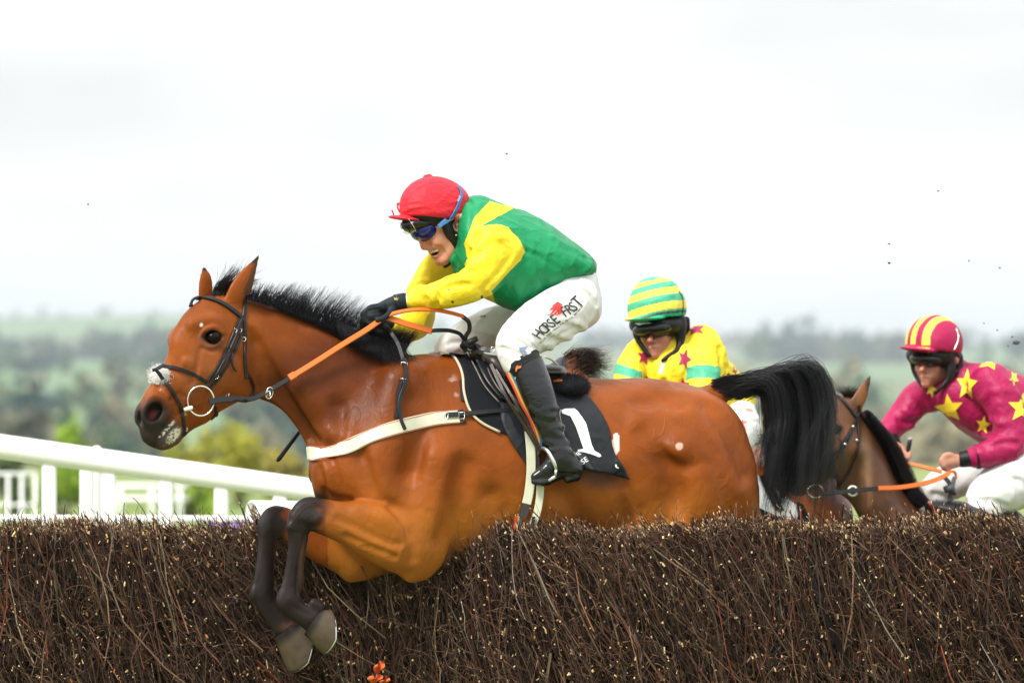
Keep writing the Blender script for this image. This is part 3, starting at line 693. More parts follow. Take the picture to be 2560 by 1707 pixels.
def mane2(i, g):      # heavy tuft lying over the near side in front of the withers
    x = 840+g.random()*165; y = np.interp(x, mx, my); t = g.random()
    ln = np.interp(x, [840, 900, 960, 1005], [22, 36, 34, 16])*g.uniform(.3, 1.15)
    dx = np.interp(x, [840, 1005], [30, 40])*g.uniform(.3, 1.3)
    if x > 930 and t < .5: return [X3(x, y+6, -.03), X3(x+12, y-20*g.random()-8, -.03), X3(x+30, y-30-25*g.random(), -.03), X3(x+45, y-38-30*g.random(), -.035)]
    p0 = X3(x, y+2, -.02); q, n = cast(HT, x+dx*.5, y+ln*.55); r_, n2 = cast(HT, x+dx, y+ln*.95)
    if q is None or r_ is None: return [p0, X3(x+10, y-8, -.03), X3(x+20, y-14, -.04)]
    return [p0, X3(x+dx*.15, y-14-22*g.random(), -.07), q+Vector((0, -.03-.02*g.random(), .01)), r_+Vector((0, -.012-.02*g.random(), 0))]
def mane3(i, g):
    x = 905+g.random()*90; y = np.interp(x, mx, my); e = g.uniform(-10, 35); h_ = g.uniform(15, 75)*np.interp(x, [905, 995], [1.1, .7])
    return [X3(x, y+4, g.uniform(-.04, .04)), X3(x+e*.3, y-h_*.5, g.uniform(-.05, .03)), X3(x+e, y-h_, g.uniform(-.05, .03))]
hair('mane_tuft', 1500, mane3, .0011, horse, hairm, seg=6, seed=55)
hair('mane_tuft', 1500, mane2, .0011, horse, hairm, seg=8, seed=5)
def fore(i, g):
    u = g.random(); x = 528+u*60; a = [X3(x, 745-10*u+g.uniform(-4, 4), .0+g.normal(0, .015)), X3(x+6, 722+g.uniform(-8, 8), -.01)]
    if g.random() < .5: e = (x+28+30*g.random(), 690-30*g.random())
    else: e = (x+50+25*g.random(), 712-16*g.random())
    if g.random() < .14: e = (e[0]+g.uniform(-20, 15), e[1]-32*g.random())
    return a+[X3((x+e[0])/2+6, (718+e[1])/2-2, -.03), X3(e[0], e[1], -.03)]
hair('forelock', 420, fore, .0011, horse, hairm, seg=8, seed=6, colr=((.008, .006, .006), (.05, .032, .026)))
# tail: out from the dock, arching over and falling
_lk = np.random.default_rng(77); NL = 95; LK = [(_lk.random()**1.1, _lk.random(), _lk.normal(0, 1), _lk.normal(0, 1), _lk.random(), _lk.normal(0, 1)) for _ in range(NL)]
def tail(i, g):
    k, lay, n1, n2, u3, n4 = LK[int(g.integers(0, NL))]; sp_ = lambda a: g.normal(0, a); D = n1*.035+sp_(.012)
    rx = 1786+k*74+sp_(7); ry = 974+lay*14-6+sp_(9)
    ax, ay = 1903+k*137+sp_(5), 968-k*54+lay*16-8*math.sin(k*3)+sp_(5)
    bx, by = ax+16+k*24+sp_(4), ay+88+34*lay+sp_(6)
    L_ = np.interp(k, [0, .2, .5, .8, 1], [1125, 1180, 1215, 1215, 1140])+n2*36+sp_(24); ex = 1896+k*155+n4*17+sp_(7)
    if u3 < .12: ex = 1955+n4*10+sp_(3); L_ = 1250+n2*16+sp_(8)
    if u3 > .93: ex = 1990+k*110+n4*20+sp_(3); L_ += 28
    m_ = (bx+ex)/2+9*math.sin(k*15+n4)+sp_(3)-(10 if k < .3 else -4)
    if g.random() < .035: L_ += g.normal(20, 25); ex += g.normal(8, 28); m_ += g.normal(0, 22); ay -= abs(g.normal(0, 12)); bx += g.normal(4, 10)
    return [X3(rx, ry, D*.2), X3((rx+ax)/2, (ry+ay)/2-12+n2*3, D*.5), X3(ax, ay, D), X3(bx, by, D*1.2+.01), X3(m_, (by+L_)/2, D*1.5), X3(ex, L_, D*1.7)]
hair('tail', 4800, tail, .00100, horse, mat('tail_hair', None, rough=.36, spec=.25), seg=17, seed=8, jit=.016, colr=((.004, .004, .005), (.036, .036, .042)))  # paler strand colours paint highlight streaks into the black tail
def dockhair(i, g):
    x = 1775+g.random()*90; y = 972+g.uniform(-24, 22)
    return [X3(x, y, -.02-.02*g.random()), X3(x+25, y-8+g.normal(0, 4), -.035), X3(x+70+g.random()*40, y-8+g.normal(0, 10), -.035)]
hair('dock_hair', 900, dockhair, .0011, horse, hairm, seg=6, seed=9, colr=((.006, .006, .007), (.03, .022, .02)))
# ================================================================== land, woods, rails
PXR = S/D0
def py2z(py, Y): return EYE-(py-HZ)*PXR*(Y+D0)
YS = np.array([0, 110, 500, 900, 1500, 2500, 3500, 5000, 6500, 9000.])
LP = np.array([0, 0, 1251, 1166, 985, 925, 868, 790, 812, 850.])
RP = np.array([0, 0, 1251, 1166, 1000, 960, 925, 880, 858, 880.])
def terr(X, Y):
    X = np.asarray(X, float); Y = np.asarray(Y, float)
    px = np.clip(X/(Y+D0)/PXR+1280, -3000, 5500)
    t = sstep(px, 700, 1650); Lz = np.array([0, 0]+[py2z(p, y) for p, y in zip(LP[2:], YS[2:])]); Rz = np.array([0, 0]+[py2z(p, y) for p, y in zip(RP[2:], YS[2:])])
    z = np.interp(Y, YS, Lz)*(1-t)+np.interp(Y, YS, Rz)*t
    z = z+sstep(Y, 1200, 3000)*(np.sin(X/310+1)*3+np.sin(X/140+Y/500)*1.2)
    return z-.02*sstep(-Y, 100, 300)
ny, nx = 110, 120
yy = np.concatenate([np.linspace(-60, 200, 20), np.geomspace(220, 9500, ny-20)]); V = []
for y in yy:
    half = 60+abs(y)*.55+60; xs = np.linspace(-half, half, nx); V.append(np.stack([xs, np.full(nx, y), terr(xs, y)], 1))
V = np.vstack(V); F = np.array([(i*nx+j, i*nx+j+1, (i+1)*nx+j+1, (i+1)*nx+j) for i in range(ny-1) for j in range(nx-1)])
gm = bpy.data.materials.new('fields'); gm.use_nodes = True; nt = gm.node_tree; b = nt.nodes['Principled BSDF']; b.inputs['Roughness'].default_value = .95; b.inputs['Specular IOR Level'].default_value = .1
g_ = nt.nodes.new('ShaderNodeNewGeometry')
def nn(scale, sx, sy, det=2, dist=0):
    m_ = nt.nodes.new('ShaderNodeMapping'); m_.inputs['Scale'].default_value = (sx, sy, 0); nt.links.new(g_.outputs['Position'], m_.inputs[0])
    n = nt.nodes.new('ShaderNodeTexNoise'); n.inputs['Scale'].default_value = scale; n.inputs['Detail'].default_value = det; n.inputs['Distortion'].default_value = dist; nt.links.new(m_.outputs[0], n.inputs[0]); return n
v_ = nt.nodes.new('ShaderNodeTexVoronoi'); v_.inputs['Scale'].default_value = 1; m_ = nt.nodes.new('ShaderNodeMapping'); m_.inputs['Scale'].default_value = (1/420, 1/700, 0); m_.inputs['Location'].default_value = (.35, .2, 0)
nt.links.new(g_.outputs['Position'], m_.inputs[0]); nt.links.new(m_.outputs[0], v_.inputs[0])
sp = nt.nodes.new('ShaderNodeSeparateColor'); nt.links.new(v_.outputs['Color'], sp.inputs[0])
r1 = nt.nodes.new('ShaderNodeValToRGB'); r1.color_ramp.interpolation = 'CONSTANT'
for i, (p, c_) in enumerate([(0, (.115, .19, .085)), (.35, (.14, .215, .11)), (.6, (.15, .18, .10)), (.78, (.10, .175, .075)), (.9, (.17, .165, .11))]):
    e = r1.color_ramp.elements[i] if i < 2 else r1.color_ramp.elements.new(p); e.position = p; e.color = (*c_, 1)
nt.links.new(sp.outputs[0], r1.inputs[0])
n2 = nn(1, .05, .012, 5); r2 = nt.nodes.new('ShaderNodeValToRGB'); r2.color_ramp.elements[0].color = (.13, .20, .055, 1); r2.color_ramp.elements[0].position = .35; r2.color_ramp.elements[1].color = (.27, .28, .12, 1); r2.color_ramp.elements[1].position = .68
nt.links.new(n2.outputs[0], r2.inputs[0])
sx = nt.nodes.new('ShaderNodeSeparateXYZ'); nt.links.new(g_.outputs['Position'], sx.inputs[0]); mr = nt.nodes.new('ShaderNodeMapRange'); mr.inputs[1].default_value = 500; mr.inputs[2].default_value = 1500; nt.links.new(sx.outputs[1], mr.inputs[0])
mm = nt.nodes.new('ShaderNodeMix'); mm.data_type = 'RGBA'; nt.links.new(mr.outputs[0], mm.inputs[0]); nt.links.new(r2.outputs[0], mm.inputs[6]); nt.links.new(r1.outputs[0], mm.inputs[7]); nt.links.new(mm.outputs[2], b.inputs['Base Color'])
tag(mesh_obj('ground', V, F, gm), kind='structure')

leafm = mat('foliage', None, rough=.75, spec=.15)
def leaves(cen, rad, n, size, cols, seed, lobes=7, flat=1.):
    """leaf sized faces through an uneven crown"""
    g = np.random.default_rng(seed); cen = np.array(cen, float); rad = np.array(rad, float)
    lc = g.normal(0, .42, (lobes, 3)); lr = g.uniform(.35, .6, lobes); li = g.integers(0, lobes, n)
    d = g.normal(0, 1, (n, 3)); d /= np.linalg.norm(d, axis=1)[:, None]; p = lc[li]+d*(lr[li]*g.random(n)**.4)[:, None]
    p[:, 2] = np.maximum(p[:, 2], -1); p = cen+p*rad
    a = g.normal(0, 1, (n, 3)); a /= np.linalg.norm(a, axis=1)[:, None]; b_ = np.cross(a, g.normal(0, 1, (n, 3))); b_ /= np.linalg.norm(b_, axis=1)[:, None]
    s_ = (size*g.uniform(.6, 1.3, n))[:, None]; V = np.stack([p-a*s_, p+b_*s_*.5, p+a*s_, p-b_*s_*.5], 1).reshape(-1, 3)
    Q = np.arange(n*4).reshape(-1, 4); c0, c1 = np.array(cols[0]), np.array(cols[1]); t = np.clip(g.random(lobes)[li]*.6+g.random(n)*.5, 0, 1)[:, None]
    return V, Q, np.repeat(c0*(1-t)+c1*t, 4, axis=0)
def wood(name, items, cols, seed):      # far-off wood: many crowns, one mass
    Vs, Qs, Cs, o = [], [], [], 0; g = random.Random(seed)
    for (px0, px1, Y, n, h) in items:
        for k in range(n):
            px = g.uniform(px0, px1); y = Y*g.uniform(.97, 1.03); X = (px-1280)*PXR*(y+D0); hh = h*g.uniform(.6, 1.25); z = float(terr(X, y))
            V, Q, c = leaves((X, y, z+hh*.5), (hh*.6, hh*.6, hh*.62), 130, hh*.15, cols[g.randrange(len(cols))], g.randrange(9**6)); Vs.append(V); Qs.append(Q+o); Cs.append(c); o += len(V)
    return tag(mesh_obj(name, np.vstack(Vs), np.vstack(Qs), leafm, col=np.vstack(Cs), smooth=False), kind='stuff', label=name.replace('_', ' ')+' on the far hillside', cat='wood')
KH = ((.19, .17, .095), (.30, .27, .17)); DK, MD, BR = ((.012, .046, .044), (.03, .075, .062)), ((.045, .10, .045), (.10, .17, .075)), ((.10, .10, .07), (.16, .155, .10))
wood('hillside_hedgerows', [(-400, 1500, 3500, 26, 8), (-500, 1300, 4900, 50, 6), (-200, 460, 2900, 60, 12), (1300, 2900, 5000, 90, 14), (1900, 2250, 3600, 50, 16), (-300, 450, 2200, 35, 8)], [DK, DK, BR, MD], 3)
wood('valley_woods', [(-500, 350, 1250, 22, 8), (-500, 420, 820, 26, 8), (-300, 300, 560, 10, 6), (600, 1250, 1250, 24, 9), (560, 1250, 820, 22, 8), (1400, 3000, 1350, 30, 8), (2450, 3000, 3500, 14, 17)], [DK, DK, MD, BR, KH], 5)
wood('pale_scrub', [(1500, 3000, 1150, 30, 7), (1500, 3000, 860, 44, 7), (1600, 3000, 620, 26, 6), (-300, 300, 1000, 10, 6)], [KH, KH, BR], 9)

barkm = mat('bark', (.09, .065, .045), rough=.9, var=.3)
def shrub(px, pyb, pyt, wpx, cols, label, seed, group, Y=None):
    """bush standing on the ground at photo column px, its foot at row pyb"""
    Y = EYE/((pyb-HZ)*PXR)-D0; X = (px-1280)*PXR*(Y+D0); h = (pyb-pyt)*PXR*(Y+D0); wd = wpx*PXR*(Y+D0)/2
    t = empty('gorse_bush', (X, Y, 0), label=label, cat='bush', group=group)
    V, Q, c = leaves((X, Y, h*.56), (wd*.9, wd*.9, h*.5), 1500, .06, cols, seed, lobes=12); mesh_obj('crown', V, Q, leafm, t, col=c, smooth=False)
    g = random.Random(seed); ps = [[(X+g.uniform(-.1, .1), Y, 0), (X+g.uniform(-.3, .3)*wd, Y+g.uniform(-.3, .3), h*.3), (X+g.uniform(-.8, .8)*wd, Y+g.uniform(-.5, .5), h*.75)] for _ in range(7)]
    V, Q = tubes(np.array([spl(q, 4) for q in ps]), .018, 5); mesh_obj('stem', V, Q, barkm, t)
YG = ((.50, .44, .04), (.28, .30, .05)); GG = ((.20, .33, .03), (.32, .46, .06)); YB = ((.44, .36, .06), (.30, .27, .08))
gr = 'gorse bushes beyond the running rail'
for i, (px, pb, pt, wp, cl, lb) in enumerate([
    (500, 1268, 1080, 150, YG, 'yellow gorse bush below the horse\'s chin, leftmost of the yellow clump'),
    (600, 1262, 1070, 170, YG, 'yellow gorse bush right of the horse\'s lips, tallest of the clump'),
    (712, 1266, 1115, 170, YB, 'brownish yellow gorse bush just left of the horse\'s chest'),
    (190, 1262, 1058, 90, GG, 'narrow bright green bush rising above the rail at the left'),
    (160, 1300, 1150, 150, GG, 'low green bush seen under the rail between the two left posts'),
    (480, 1300, 1195, 150, GG, 'low green bush seen under the rail near the rail\'s right half'),
    (30, 1290, 1120, 90, ((.05, .08, .03), (.10, .14, .05)), 'dark green bush under the rail at the left edge')]):
    shrub(px, pb, pt, wp, cl, lb, 40+i, gr)
# ---- white plastic rail beside the fence
wp_ = mat('white_plastic', (.83, .84, .83), rough=.32, spec=.5, var=.05, vscale=2)
def post(px, py_top, w_px, Y, parent, zb=0):
    if w_px > 30: w_px *= .94
    c = at(px, py_top, Y); w_ = w_px*PXR*(Y+D0)/2
    if w_px > 30:                                            # square plastic post
        V = [(c.x+a*w_, c.y+b*w_*.8, z) for z in (zb, c.z) for a, b in ((-1, -1), (1, -1), (1, 1), (-1, 1))]; bm = bmesh.new(); vs = [bm.verts.new(v) for v in V]
        for q in ((0, 1, 5, 4), (1, 2, 6, 5), (2, 3, 7, 6), (3, 0, 4, 7), (4, 5, 6, 7), (3, 2, 1, 0)): bm.faces.new([vs[i] for i in q])
        bmesh.ops.bevel(bm, geom=bm.edges[:], offset=.006, segments=2, affect='EDGES'); bm.verts.index_update(); V = [tuple(v.co) for v in bm.verts]; F = [[v.index for v in q.verts] for q in bm.faces]; bm.free()
        return mesh_obj('post', V, F, wp_, parent, smooth=False)
    return tube_mesh('post', [(c.x, c.y, zb), (c.x, c.y, c.z)], w_, wp_, parent, sides=20)
rl = empty('running_rail', at(400, 1400, 5.0)*1.0, label='white plastic running rail sloping down behind the horse\'s head and forelegs', cat='rail')
Y = 5.0
ra, rb = at(-260, 1080, Y), at(960, 1250, Y)
def rail_pts(px0, px1, Y0, Y1, n=8): return [at(px0+(px1-px0)*i/n, np.interp(px0+(px1-px0)*i/n, [-300, 0, 400, 790, 1000], [1074, 1116, 1172, 1226, 1256]), Y0+(Y1-Y0)*i/n) for i in range(n+1)]
tube_mesh('rail', rail_pts(-300, 985, Y, Y), list(np.linspace(.055, .0475, 9)), wp_, rl, sides=28)
for px in (-90, 123, 272, 415, 553, 700, 850): post(px, np.interp(px, [-300, 0, 400, 790, 1000], [1074, 1116, 1172, 1226, 1256])+8, 38, Y, rl)
r2_ = empty('running_rail', at(240, 1400, 5.5), label='white rail post with a rounded cap, standing just behind the sloping rail', cat='rail')
post(216, 1140, 35, 5.35, r2_); gpm = mat('shaded_post', (.42, .42, .40), rough=.6); c = at(243, 1128, 5.7); tube_mesh('post', [(c.x, c.y, 0), tuple(c)], .026, gpm, r2_, sides=16); ball('post_cap', at(242, 1122, 5.35), .021, wp_, r2_, (1, 1, .7))  # the middle post's grey is shade put into its colour
br = empty('lower_rail', at(300, 1400, 5.4), label='horizontal white lower rail showing just above the brush fence at left', cat='rail')
tube_mesh('rail', [at(-300, 1296, 5.4), at(640, 1299, 5.4)], .019, wp_, br, sides=16)
for px in (-150, 300): post(px, 1296, 20, 5.4, br)
# tube with an open end
tb = empty('plastic_tube', at(680, 1282, 4.2), label='white plastic tube lying behind the forelegs with its open end showing', cat='tube')
bm = bmesh.new(); n = 32; Rr = .05; L_ = .75; ring = []
a0 = at(628, 1281, 4.1); ax = Vector((.86, .5, -.02)).normalized(); s1 = ax.cross(Vector((0, 0, 1))).normalized(); s2 = s1.cross(ax)
for (t, r) in ((0, Rr*.86), (0, Rr), (L_, Rr), (L_, Rr*.86)):
    ring.append([bm.verts.new(a0+ax*t+s1*math.cos(2*math.pi*k/n)*r+s2*math.sin(2*math.pi*k/n)*r) for k in range(n)])
for i in range(4):
    for k in range(n): bm.faces.new((ring[i][k], ring[i][(k+1) % n], ring[(i+1) % 4][(k+1) % n], ring[(i+1) % 4][k]))
V = [tuple(v.co) for v in bm.verts]; bm.verts.index_update(); F = [[v.index for v in q.verts] for q in bm.faces]; bm.free()
mesh_obj('tube_wall', V, F, wp_, tb); tube_mesh('tube_lining', [a0+ax*.022, a0+ax*.06], Rr*.858, mat('beige_plastic', (.22, .17, .10), rough=.8), tb, sides=32); tube_mesh('leg', [at(760, 1290, 4.4)-Vector((0, 0, 1.3)), at(760, 1290, 4.4)], .02, wp_, tb)  # dark beige plug set just inside the open end
pm = mat('purple_vinyl', (.10, .05, .30), rough=.5)
pd = empty('guard_board', at(620, 1420, 3.9), label='purple guard board just peeping over the brush fence beside the tube', cat='board')
grid_patch('panel', lambda u, v: (at(520+220*u, 1304+60*v, 3.9), Vector((0, -1, 0))), 6, 3, .03, pm, pd)
post(560, 1330, 12, 3.97, pd); post(700, 1330, 12, 3.97, pd)
# far rails and fencing
def far_rail(name, label, px0, px1, rows, Y, r, pxs, cat):
    t = empty(name, at((px0+px1)/2, HZ+EYE/(PXR*(Y+D0)), Y), label=label, cat=cat)
    for py in rows: tube_mesh('rail', [at(px0, py, Y), at(px1, py, Y)], r, wp_, t, sides=10)
    for px in pxs:
        c = at(px, rows[0], Y); tube_mesh('post', [(c.x, c.y, 0), tuple(c)], r*.9, wp_, t, sides=8)
far_rail('course_rail', 'thin white course rail far off, seen between the posts of the near rail', 262, 470, [1215, 1247], 52, .034, (300, 380, 450), 'rail')
far_rail('picket_fence', 'blurred white picket fence beyond the rail at the left edge', -160, 92, [1184, 1262], 30, .016, list(range(-150, 92, 34)), 'fence')
# ================================================================== birch fence
FZ = 1.388
def frontY(px): return np.interp(px, [920, 1060, 1300], [.12, .0, -.14])
g = np.random.default_rng(11)
def topZ(px, Y):                                            # the horse bends the birch down where it brushes through
    dent = np.interp(px, [985, 1040, 1090, 1150, 1245], [1475, 1468, 1418, 1362, 1300])
    z = np.full(len(px), FZ)+.012*np.sin(px/90)+.008*np.sin(px/31+Y*9)+np.interp(px, [0, 600, 1400, 2560], [-.006, -.004, .004, .022])
    d = EYE-(dent-HZ)*S
    return np.where((px > 985) & (px < 1245) & (Y < .12), np.minimum(z, d), z)
def twigs(n, y0, y1, len_, r, tipmode, lean, seg=6):
    X = g.uniform(-2.7, 2.7, n*2); dn = .5+.5*np.sin(X*23+np.sin(X*7)*2)*np.sin(X*9.3+1); X = X[np.argsort(-(dn*.55+g.random(n*2)))[:n]]; g.shuffle(X)
    px = X/S+1280; Y = frontY(px)+g.uniform(y0, y1, n)*1.
    zt = topZ(px, Y)
    if tipmode == 'top': z1 = zt+g.normal(0, .016, n)-np.abs(g.normal(0, .014, n))+(g.random(n) < .05)*g.uniform(.01, .055, n)
    else: z1 = np.minimum(zt-.01, g.uniform(.62, 1.40, n)); 
    Ln = g.uniform(*len_, n); cl = np.sin(px/150+1)*7+np.sin(px/37+3+z1*6)*6
    an = np.radians(-lean+cl+g.normal(0, 11 if tipmode == 'top' else 13, n)); out = np.radians(g.normal(4 if tipmode == 'top' else 9, 7, n))
    dirv = np.stack([np.sin(an), -np.sin(out), np.cos(an)*np.cos(out)], 1)
    tip = np.stack([X, Y, z1], 1); t = np.r_[np.linspace(0, 1, seg-1), 1.0]; ts = np.linspace(0, 1, seg-2).tolist()+[None, None]
    P_ = np.zeros((n, seg, 3)); cutl = g.uniform(.006, .016, n)/Ln
    bend = g.normal(0, .055, (n, 3)); bend[:, 2] = 0; ph = g.uniform(0, 6.3, n)
    for k in range(seg):
        if k < seg-2: u = np.full(n, k/(seg-2))*(1-cutl)
        elif k == seg-2: u = 1-cutl
        else: u = np.ones(n)
        P_[:, k] = tip-dirv*((1-u)*Ln)[:, None]+bend*(np.sin(u*3.14)*Ln*1.6)[:, None]+np.stack([np.sin(u*9+ph), np.cos(u*7+ph), 0*u], 1)*.004
    rr = r*.72*g.uniform(.4, 1.7, n)[:, None]*np.linspace(1.25, .8, seg)[None]
    rr[:, -1] *= 1.05
    pal = np.array([(.050, .028, .018), (.105, .055, .034), (.022, .013, .009), (.17, .115, .085), (.13, .12, .085), (.15, .048, .024), (.085, .042, .036), (.27, .20, .15)])
    ci = g.choice(len(pal), n, p=[.22, .18, .22, .10, .10, .05, .09, .04]); cc = np.repeat(pal[ci][:, None], seg, 1)*np.exp(g.normal(-.86, .66, n))[:, None, None]
    cc = np.minimum(cc, .20)*(.6 if r > .005 else 1)*np.array([1.15, .97, .84])
    cut = g.random(n) < (.45 if tipmode == 'top' else .14); pale = np.array([.78, .52, .27])*g.uniform(.4, 1.25, (n, 1)); rr[cut, -1] *= 1.3; rr[cut, -2] *= 1.3
    cc[cut, -1] = pale[cut]
    return P_, rr, cc
Vs, Qs, Cs, o = [], [], [], 0
def addt(P_, rr, cc, sides=3):
    global o
    V, Q = tubes(P_, rr, sides); Vs.append(V); Qs.append(Q+o); Cs.append(np.repeat(cc.reshape(-1, 3), sides, 0)); o += len(V)
addt(*twigs(16000, -.01, .60, (.12, .28), .0019, 'top', 17))
addt(*twigs(6500, -.04, .05, (.25, .60), .0021, 'top', 20))
addt(*twigs(11500, -.08, .10, (.14, .42), .0020, 'face', 21))
addt(*twigs(1300, -.085, -.0, (.3, .6), .0030, 'face', 20)); addt(*twigs(60, -.05, .04, (.35, .8), .0065, 'top', 20)); addt(*twigs(40, -.06, .02, (.3, .6), .0060, 'face', 20))
# fine curly side twigs
n = 12000; X = g.uniform(-2.7, 2.7, n); px = X/S+1280; Y = frontY(px)+g.uniform(-.11, .06, n); z = np.minimum(g.uniform(.62, 1.4, n), topZ(px, Y)-.02); seg = 6
an = g.uniform(-1.5, 1.5, n); Ln = g.uniform(.04, .16, n); P_ = np.zeros((n, seg, 3)); cur = g.normal(0, 1.6, n); pos = np.stack([X, Y, z], 1)
for k in range(seg):
    P_[:, k] = pos; a = an+cur*k/seg; pos = pos+np.stack([np.sin(a), g.normal(-.1, .35, n), np.cos(a)], 1)*(Ln/seg)[:, None]
cc = np.repeat((np.array([(.070, .044, .030)])*g.uniform(.4, 1.9, (n, 1)))[:, None], seg, 1); cc[:, :, 0] *= g.uniform(.9, 1.25, n)[:, None]; pt = g.random(n) < .3; cc[pt, -1] = np.array([.5, .36, .2]); addt(P_, np.linspace(.0011, .0006, seg)[None]*np.ones((n, 1)), cc)
# pale chips of cut wood and dead leaves caught in the face
n = 1500; X = g.uniform(-2.7, 2.7, n); px = X/S+1280; Y = frontY(px)+g.uniform(-.085, -.03, n); z = np.minimum(g.uniform(.65, 1.38, n), topZ(px, Y)-.03)
a = g.normal(0, .5, n); Ln = np.exp(g.normal(-5.1, .55, n)); q = np.stack([X, Y, z], 1); dv = np.stack([np.sin(a), 0*a, np.cos(a)], 1)
P_ = np.stack([q, q+dv*Ln[:, None]], 1); addt(P_, g.uniform(.0014, .0033, n)[:, None]*np.ones((1, 2)), np.repeat((np.array([[.85, .62, .34]])*g.uniform(.5, 1.2, (n, 1)))[:, None], 2, 1), 4)
n = 500; X = g.uniform(-2.7, 2.7, n); px = X/S+1280; Y = frontY(px)+g.uniform(-.09, -.02, n); z = np.minimum(g.uniform(.65, 1.36, n), topZ(px, Y)-.03); q = np.stack([X, Y, z], 1)
a = g.normal(0, 1, (n, 3)); a /= np.linalg.norm(a, axis=1)[:, None]; b_ = np.cross(a, g.normal(0, 1, (n, 3))); b_ /= np.linalg.norm(b_, axis=1)[:, None]; s_ = g.uniform(.005, .012, n)[:, None]
V = np.stack([q-a*s_, q+b_*s_*.45, q+a*s_, q-b_*s_*.45], 1).reshape(-1, 3); Vs.append(V); Qs.append(np.arange(n*4).reshape(-1, 4)+o); o += len(V)
Cs.append(np.repeat(np.array([[.34, .15, .045]])*g.uniform(.4, 1.3, (n, 1)), 4, 0))
twm = mat('birch_twigs', None, rough=.65, spec=.14)
fence = empty('brush_fence', (0, .2, 0), label='dark birch brush fence across the foreground with pale cut tips along its top', cat='fence')
tag(mesh_obj('birch_twigs', np.vstack(Vs), np.vstack(Qs), twm, fence, col=np.vstack(Cs), smooth=False), kind='stuff')
cm = mat('packed_birch', (.010, .006, .004), rough=.9, var=.5, vscale=40, bump=1, bscale=90, bdist=.03)
xs = np.linspace(-2.75, 2.75, 161); V, F = [], []
for x in xs:
    p = np.array([x/S+1280]); fy = float(frontY(p)[0])+.15; zt = float(topZ(p, np.array([0.]))[0])-.05; zb = FZ-.055
    V += [(x, fy, 0), (x, fy, zt), (x, .2, min(zt+.02, zb)), (x, .24, zb), (x, .58, zb), (x, .60, 0)]
for i in range(len(xs)-1):
    for j in range(6): a, b_ = i*6+j, i*6+(j+1) % 6; F.append((a, b_, b_+6, a+6))
F += [tuple(range(6))[::-1], tuple((len(xs)-1)*6+j for j in range(6))]
mesh_obj('packed_core', V, F, cm, fence)
# orange rag and dead leaves
tm = mat('orange_cloth', (.62, .13, .03), rough=.7, var=.4, vscale=60, bump=.6, bscale=80, bdist=.01)
tw = empty('orange_rag', at(945, 1700, -.12), label='scrap of orange cloth caught low in the brush fence under the hooves', cat='rag')
gq = random.Random(5)
for (cx, cy, rx, ry, a0) in ((948, 1668, 15, 12, .4), (938, 1697, 20, 9, -.3), (962, 1702, 14, 8, .6)):
    grid_patch('fold', lambda u, v: (at(cx+(u-.5)*2*rx*math.sqrt(max(0.05, 1-(2*v-1)**2)), cy+(v-.5)*2*ry+6*math.sin(u*5+a0), -.14-.02*math.sin(u*6+v*3+a0)), Vector((0, -1, 0))), 12, 8, .003, tm, tw)
# ================================================================== tack of the leading horse
orange = mat('orange_rubber', (.62, .14, .018), rough=.5, spec=.35, bump=.3, bscale=200, bdist=.002)
cream = mat('cream_webbing', (.55, .56, .43), rough=.6, var=.08, vscale=20)
fluff = mat('white_sheepskin', (.85, .84, .82), rough=.95)
bd = empty('bridle', X3(560, 900, -.1), label='black leather bridle on the leading bay horse, with white fluff on its noseband', cat='bridle')
def st(name, pts, w_, par=bd, m=leather, **k): return strap(name, HT, pts, w_, m, par, **k)
st('browband', [(479, 768), (484, 753), (495, 747), (515, 747), (537, 752), (560, 762), (580, 775), (596, 788), (609, 801)], 11, thick=.007)
st('headpiece', [(612, 746), (611, 765), (610, 782), (607, 803)], 12)
st('cheekpiece', [(603, 797), (593, 820), (585, 847), (570, 882), (552, 915), (537, 942), (525, 964), (520, 976)], 9, lift=.006)
st('noseband_strap', [(597, 797), (584, 827), (571, 860), (556, 892), (539, 923), (516, 957)], 7, lift=.003)
st('noseband_strap', [(603, 822), (597, 850), (585, 878), (570, 908), (552, 936), (533, 960)], 7, lift=.004)
tl = st('throatlatch', [(610, 803), (611, 845), (610, 882), (612, 920), (614, 946)], 9, lift=.004)
st('throatlatch_end', [(614, 928), (623, 945), (631, 965), (631, 980), (625, 992)], 6, lift=.004)
st('loose_keeper', [(578, 880), (575, 900), (579, 918), (586, 928)], 5, lift=.01)
st('noseband', [(398, 914), (422, 917), (446, 922), (470, 930), (495, 942), (516, 956)], 9, lift=.004)
st('lower_noseband', [(388, 918), (400, 932), (415, 955), (430, 980), (445, 1007), (452, 1022), (456, 1050), (461, 1082)], 8.5, lift=.004)
for q in ((460, 1082, 12, 12), (539, 1034, 12, 11)):
    ball('keeper', cast(HT, q[0], q[1], -.3)[0], q[2]*S/1.6, leather, bd, (1, .6, 1.1))
st('chin_strap', [(536, 1014), (538, 1034), (526, 1048)], 7)
for b_ in ((588, 827, 8, 9, 25), (600, 826, 8, 9, 25), (610, 848, 9, 9, 0), (541, 940, 9, 12, -30), (568, 991, 6, 17, 15), (464, 1072, 9, 8, 20)):
    buckle(b_[0], b_[1], HT, b_[2], b_[3], b_[4], bd)
fs_ = [X3(x, y, d) for x, y, d in ((424, 917, -.080), (408, 916, -.078), (396, 922, -.072), (390, 926, -.068))]; ribbon('noseband', fs_, [Vector((-.2, -1, .3))]*4, 9*S, .004, leather, bd)
fs_ = [X3(x, y, d) for x, y, d in ((384, 926, -.070), (392, 924, -.078), (402, 934, -.082), (411, 948, -.082))]; ribbon('lower_noseband', fs_, [Vector((-.2, -1, .1))]*4, 9*S, .004, leather, bd)
cb = cast(HT, 503, 1002)[0]+Vector((0, -.028, 0))
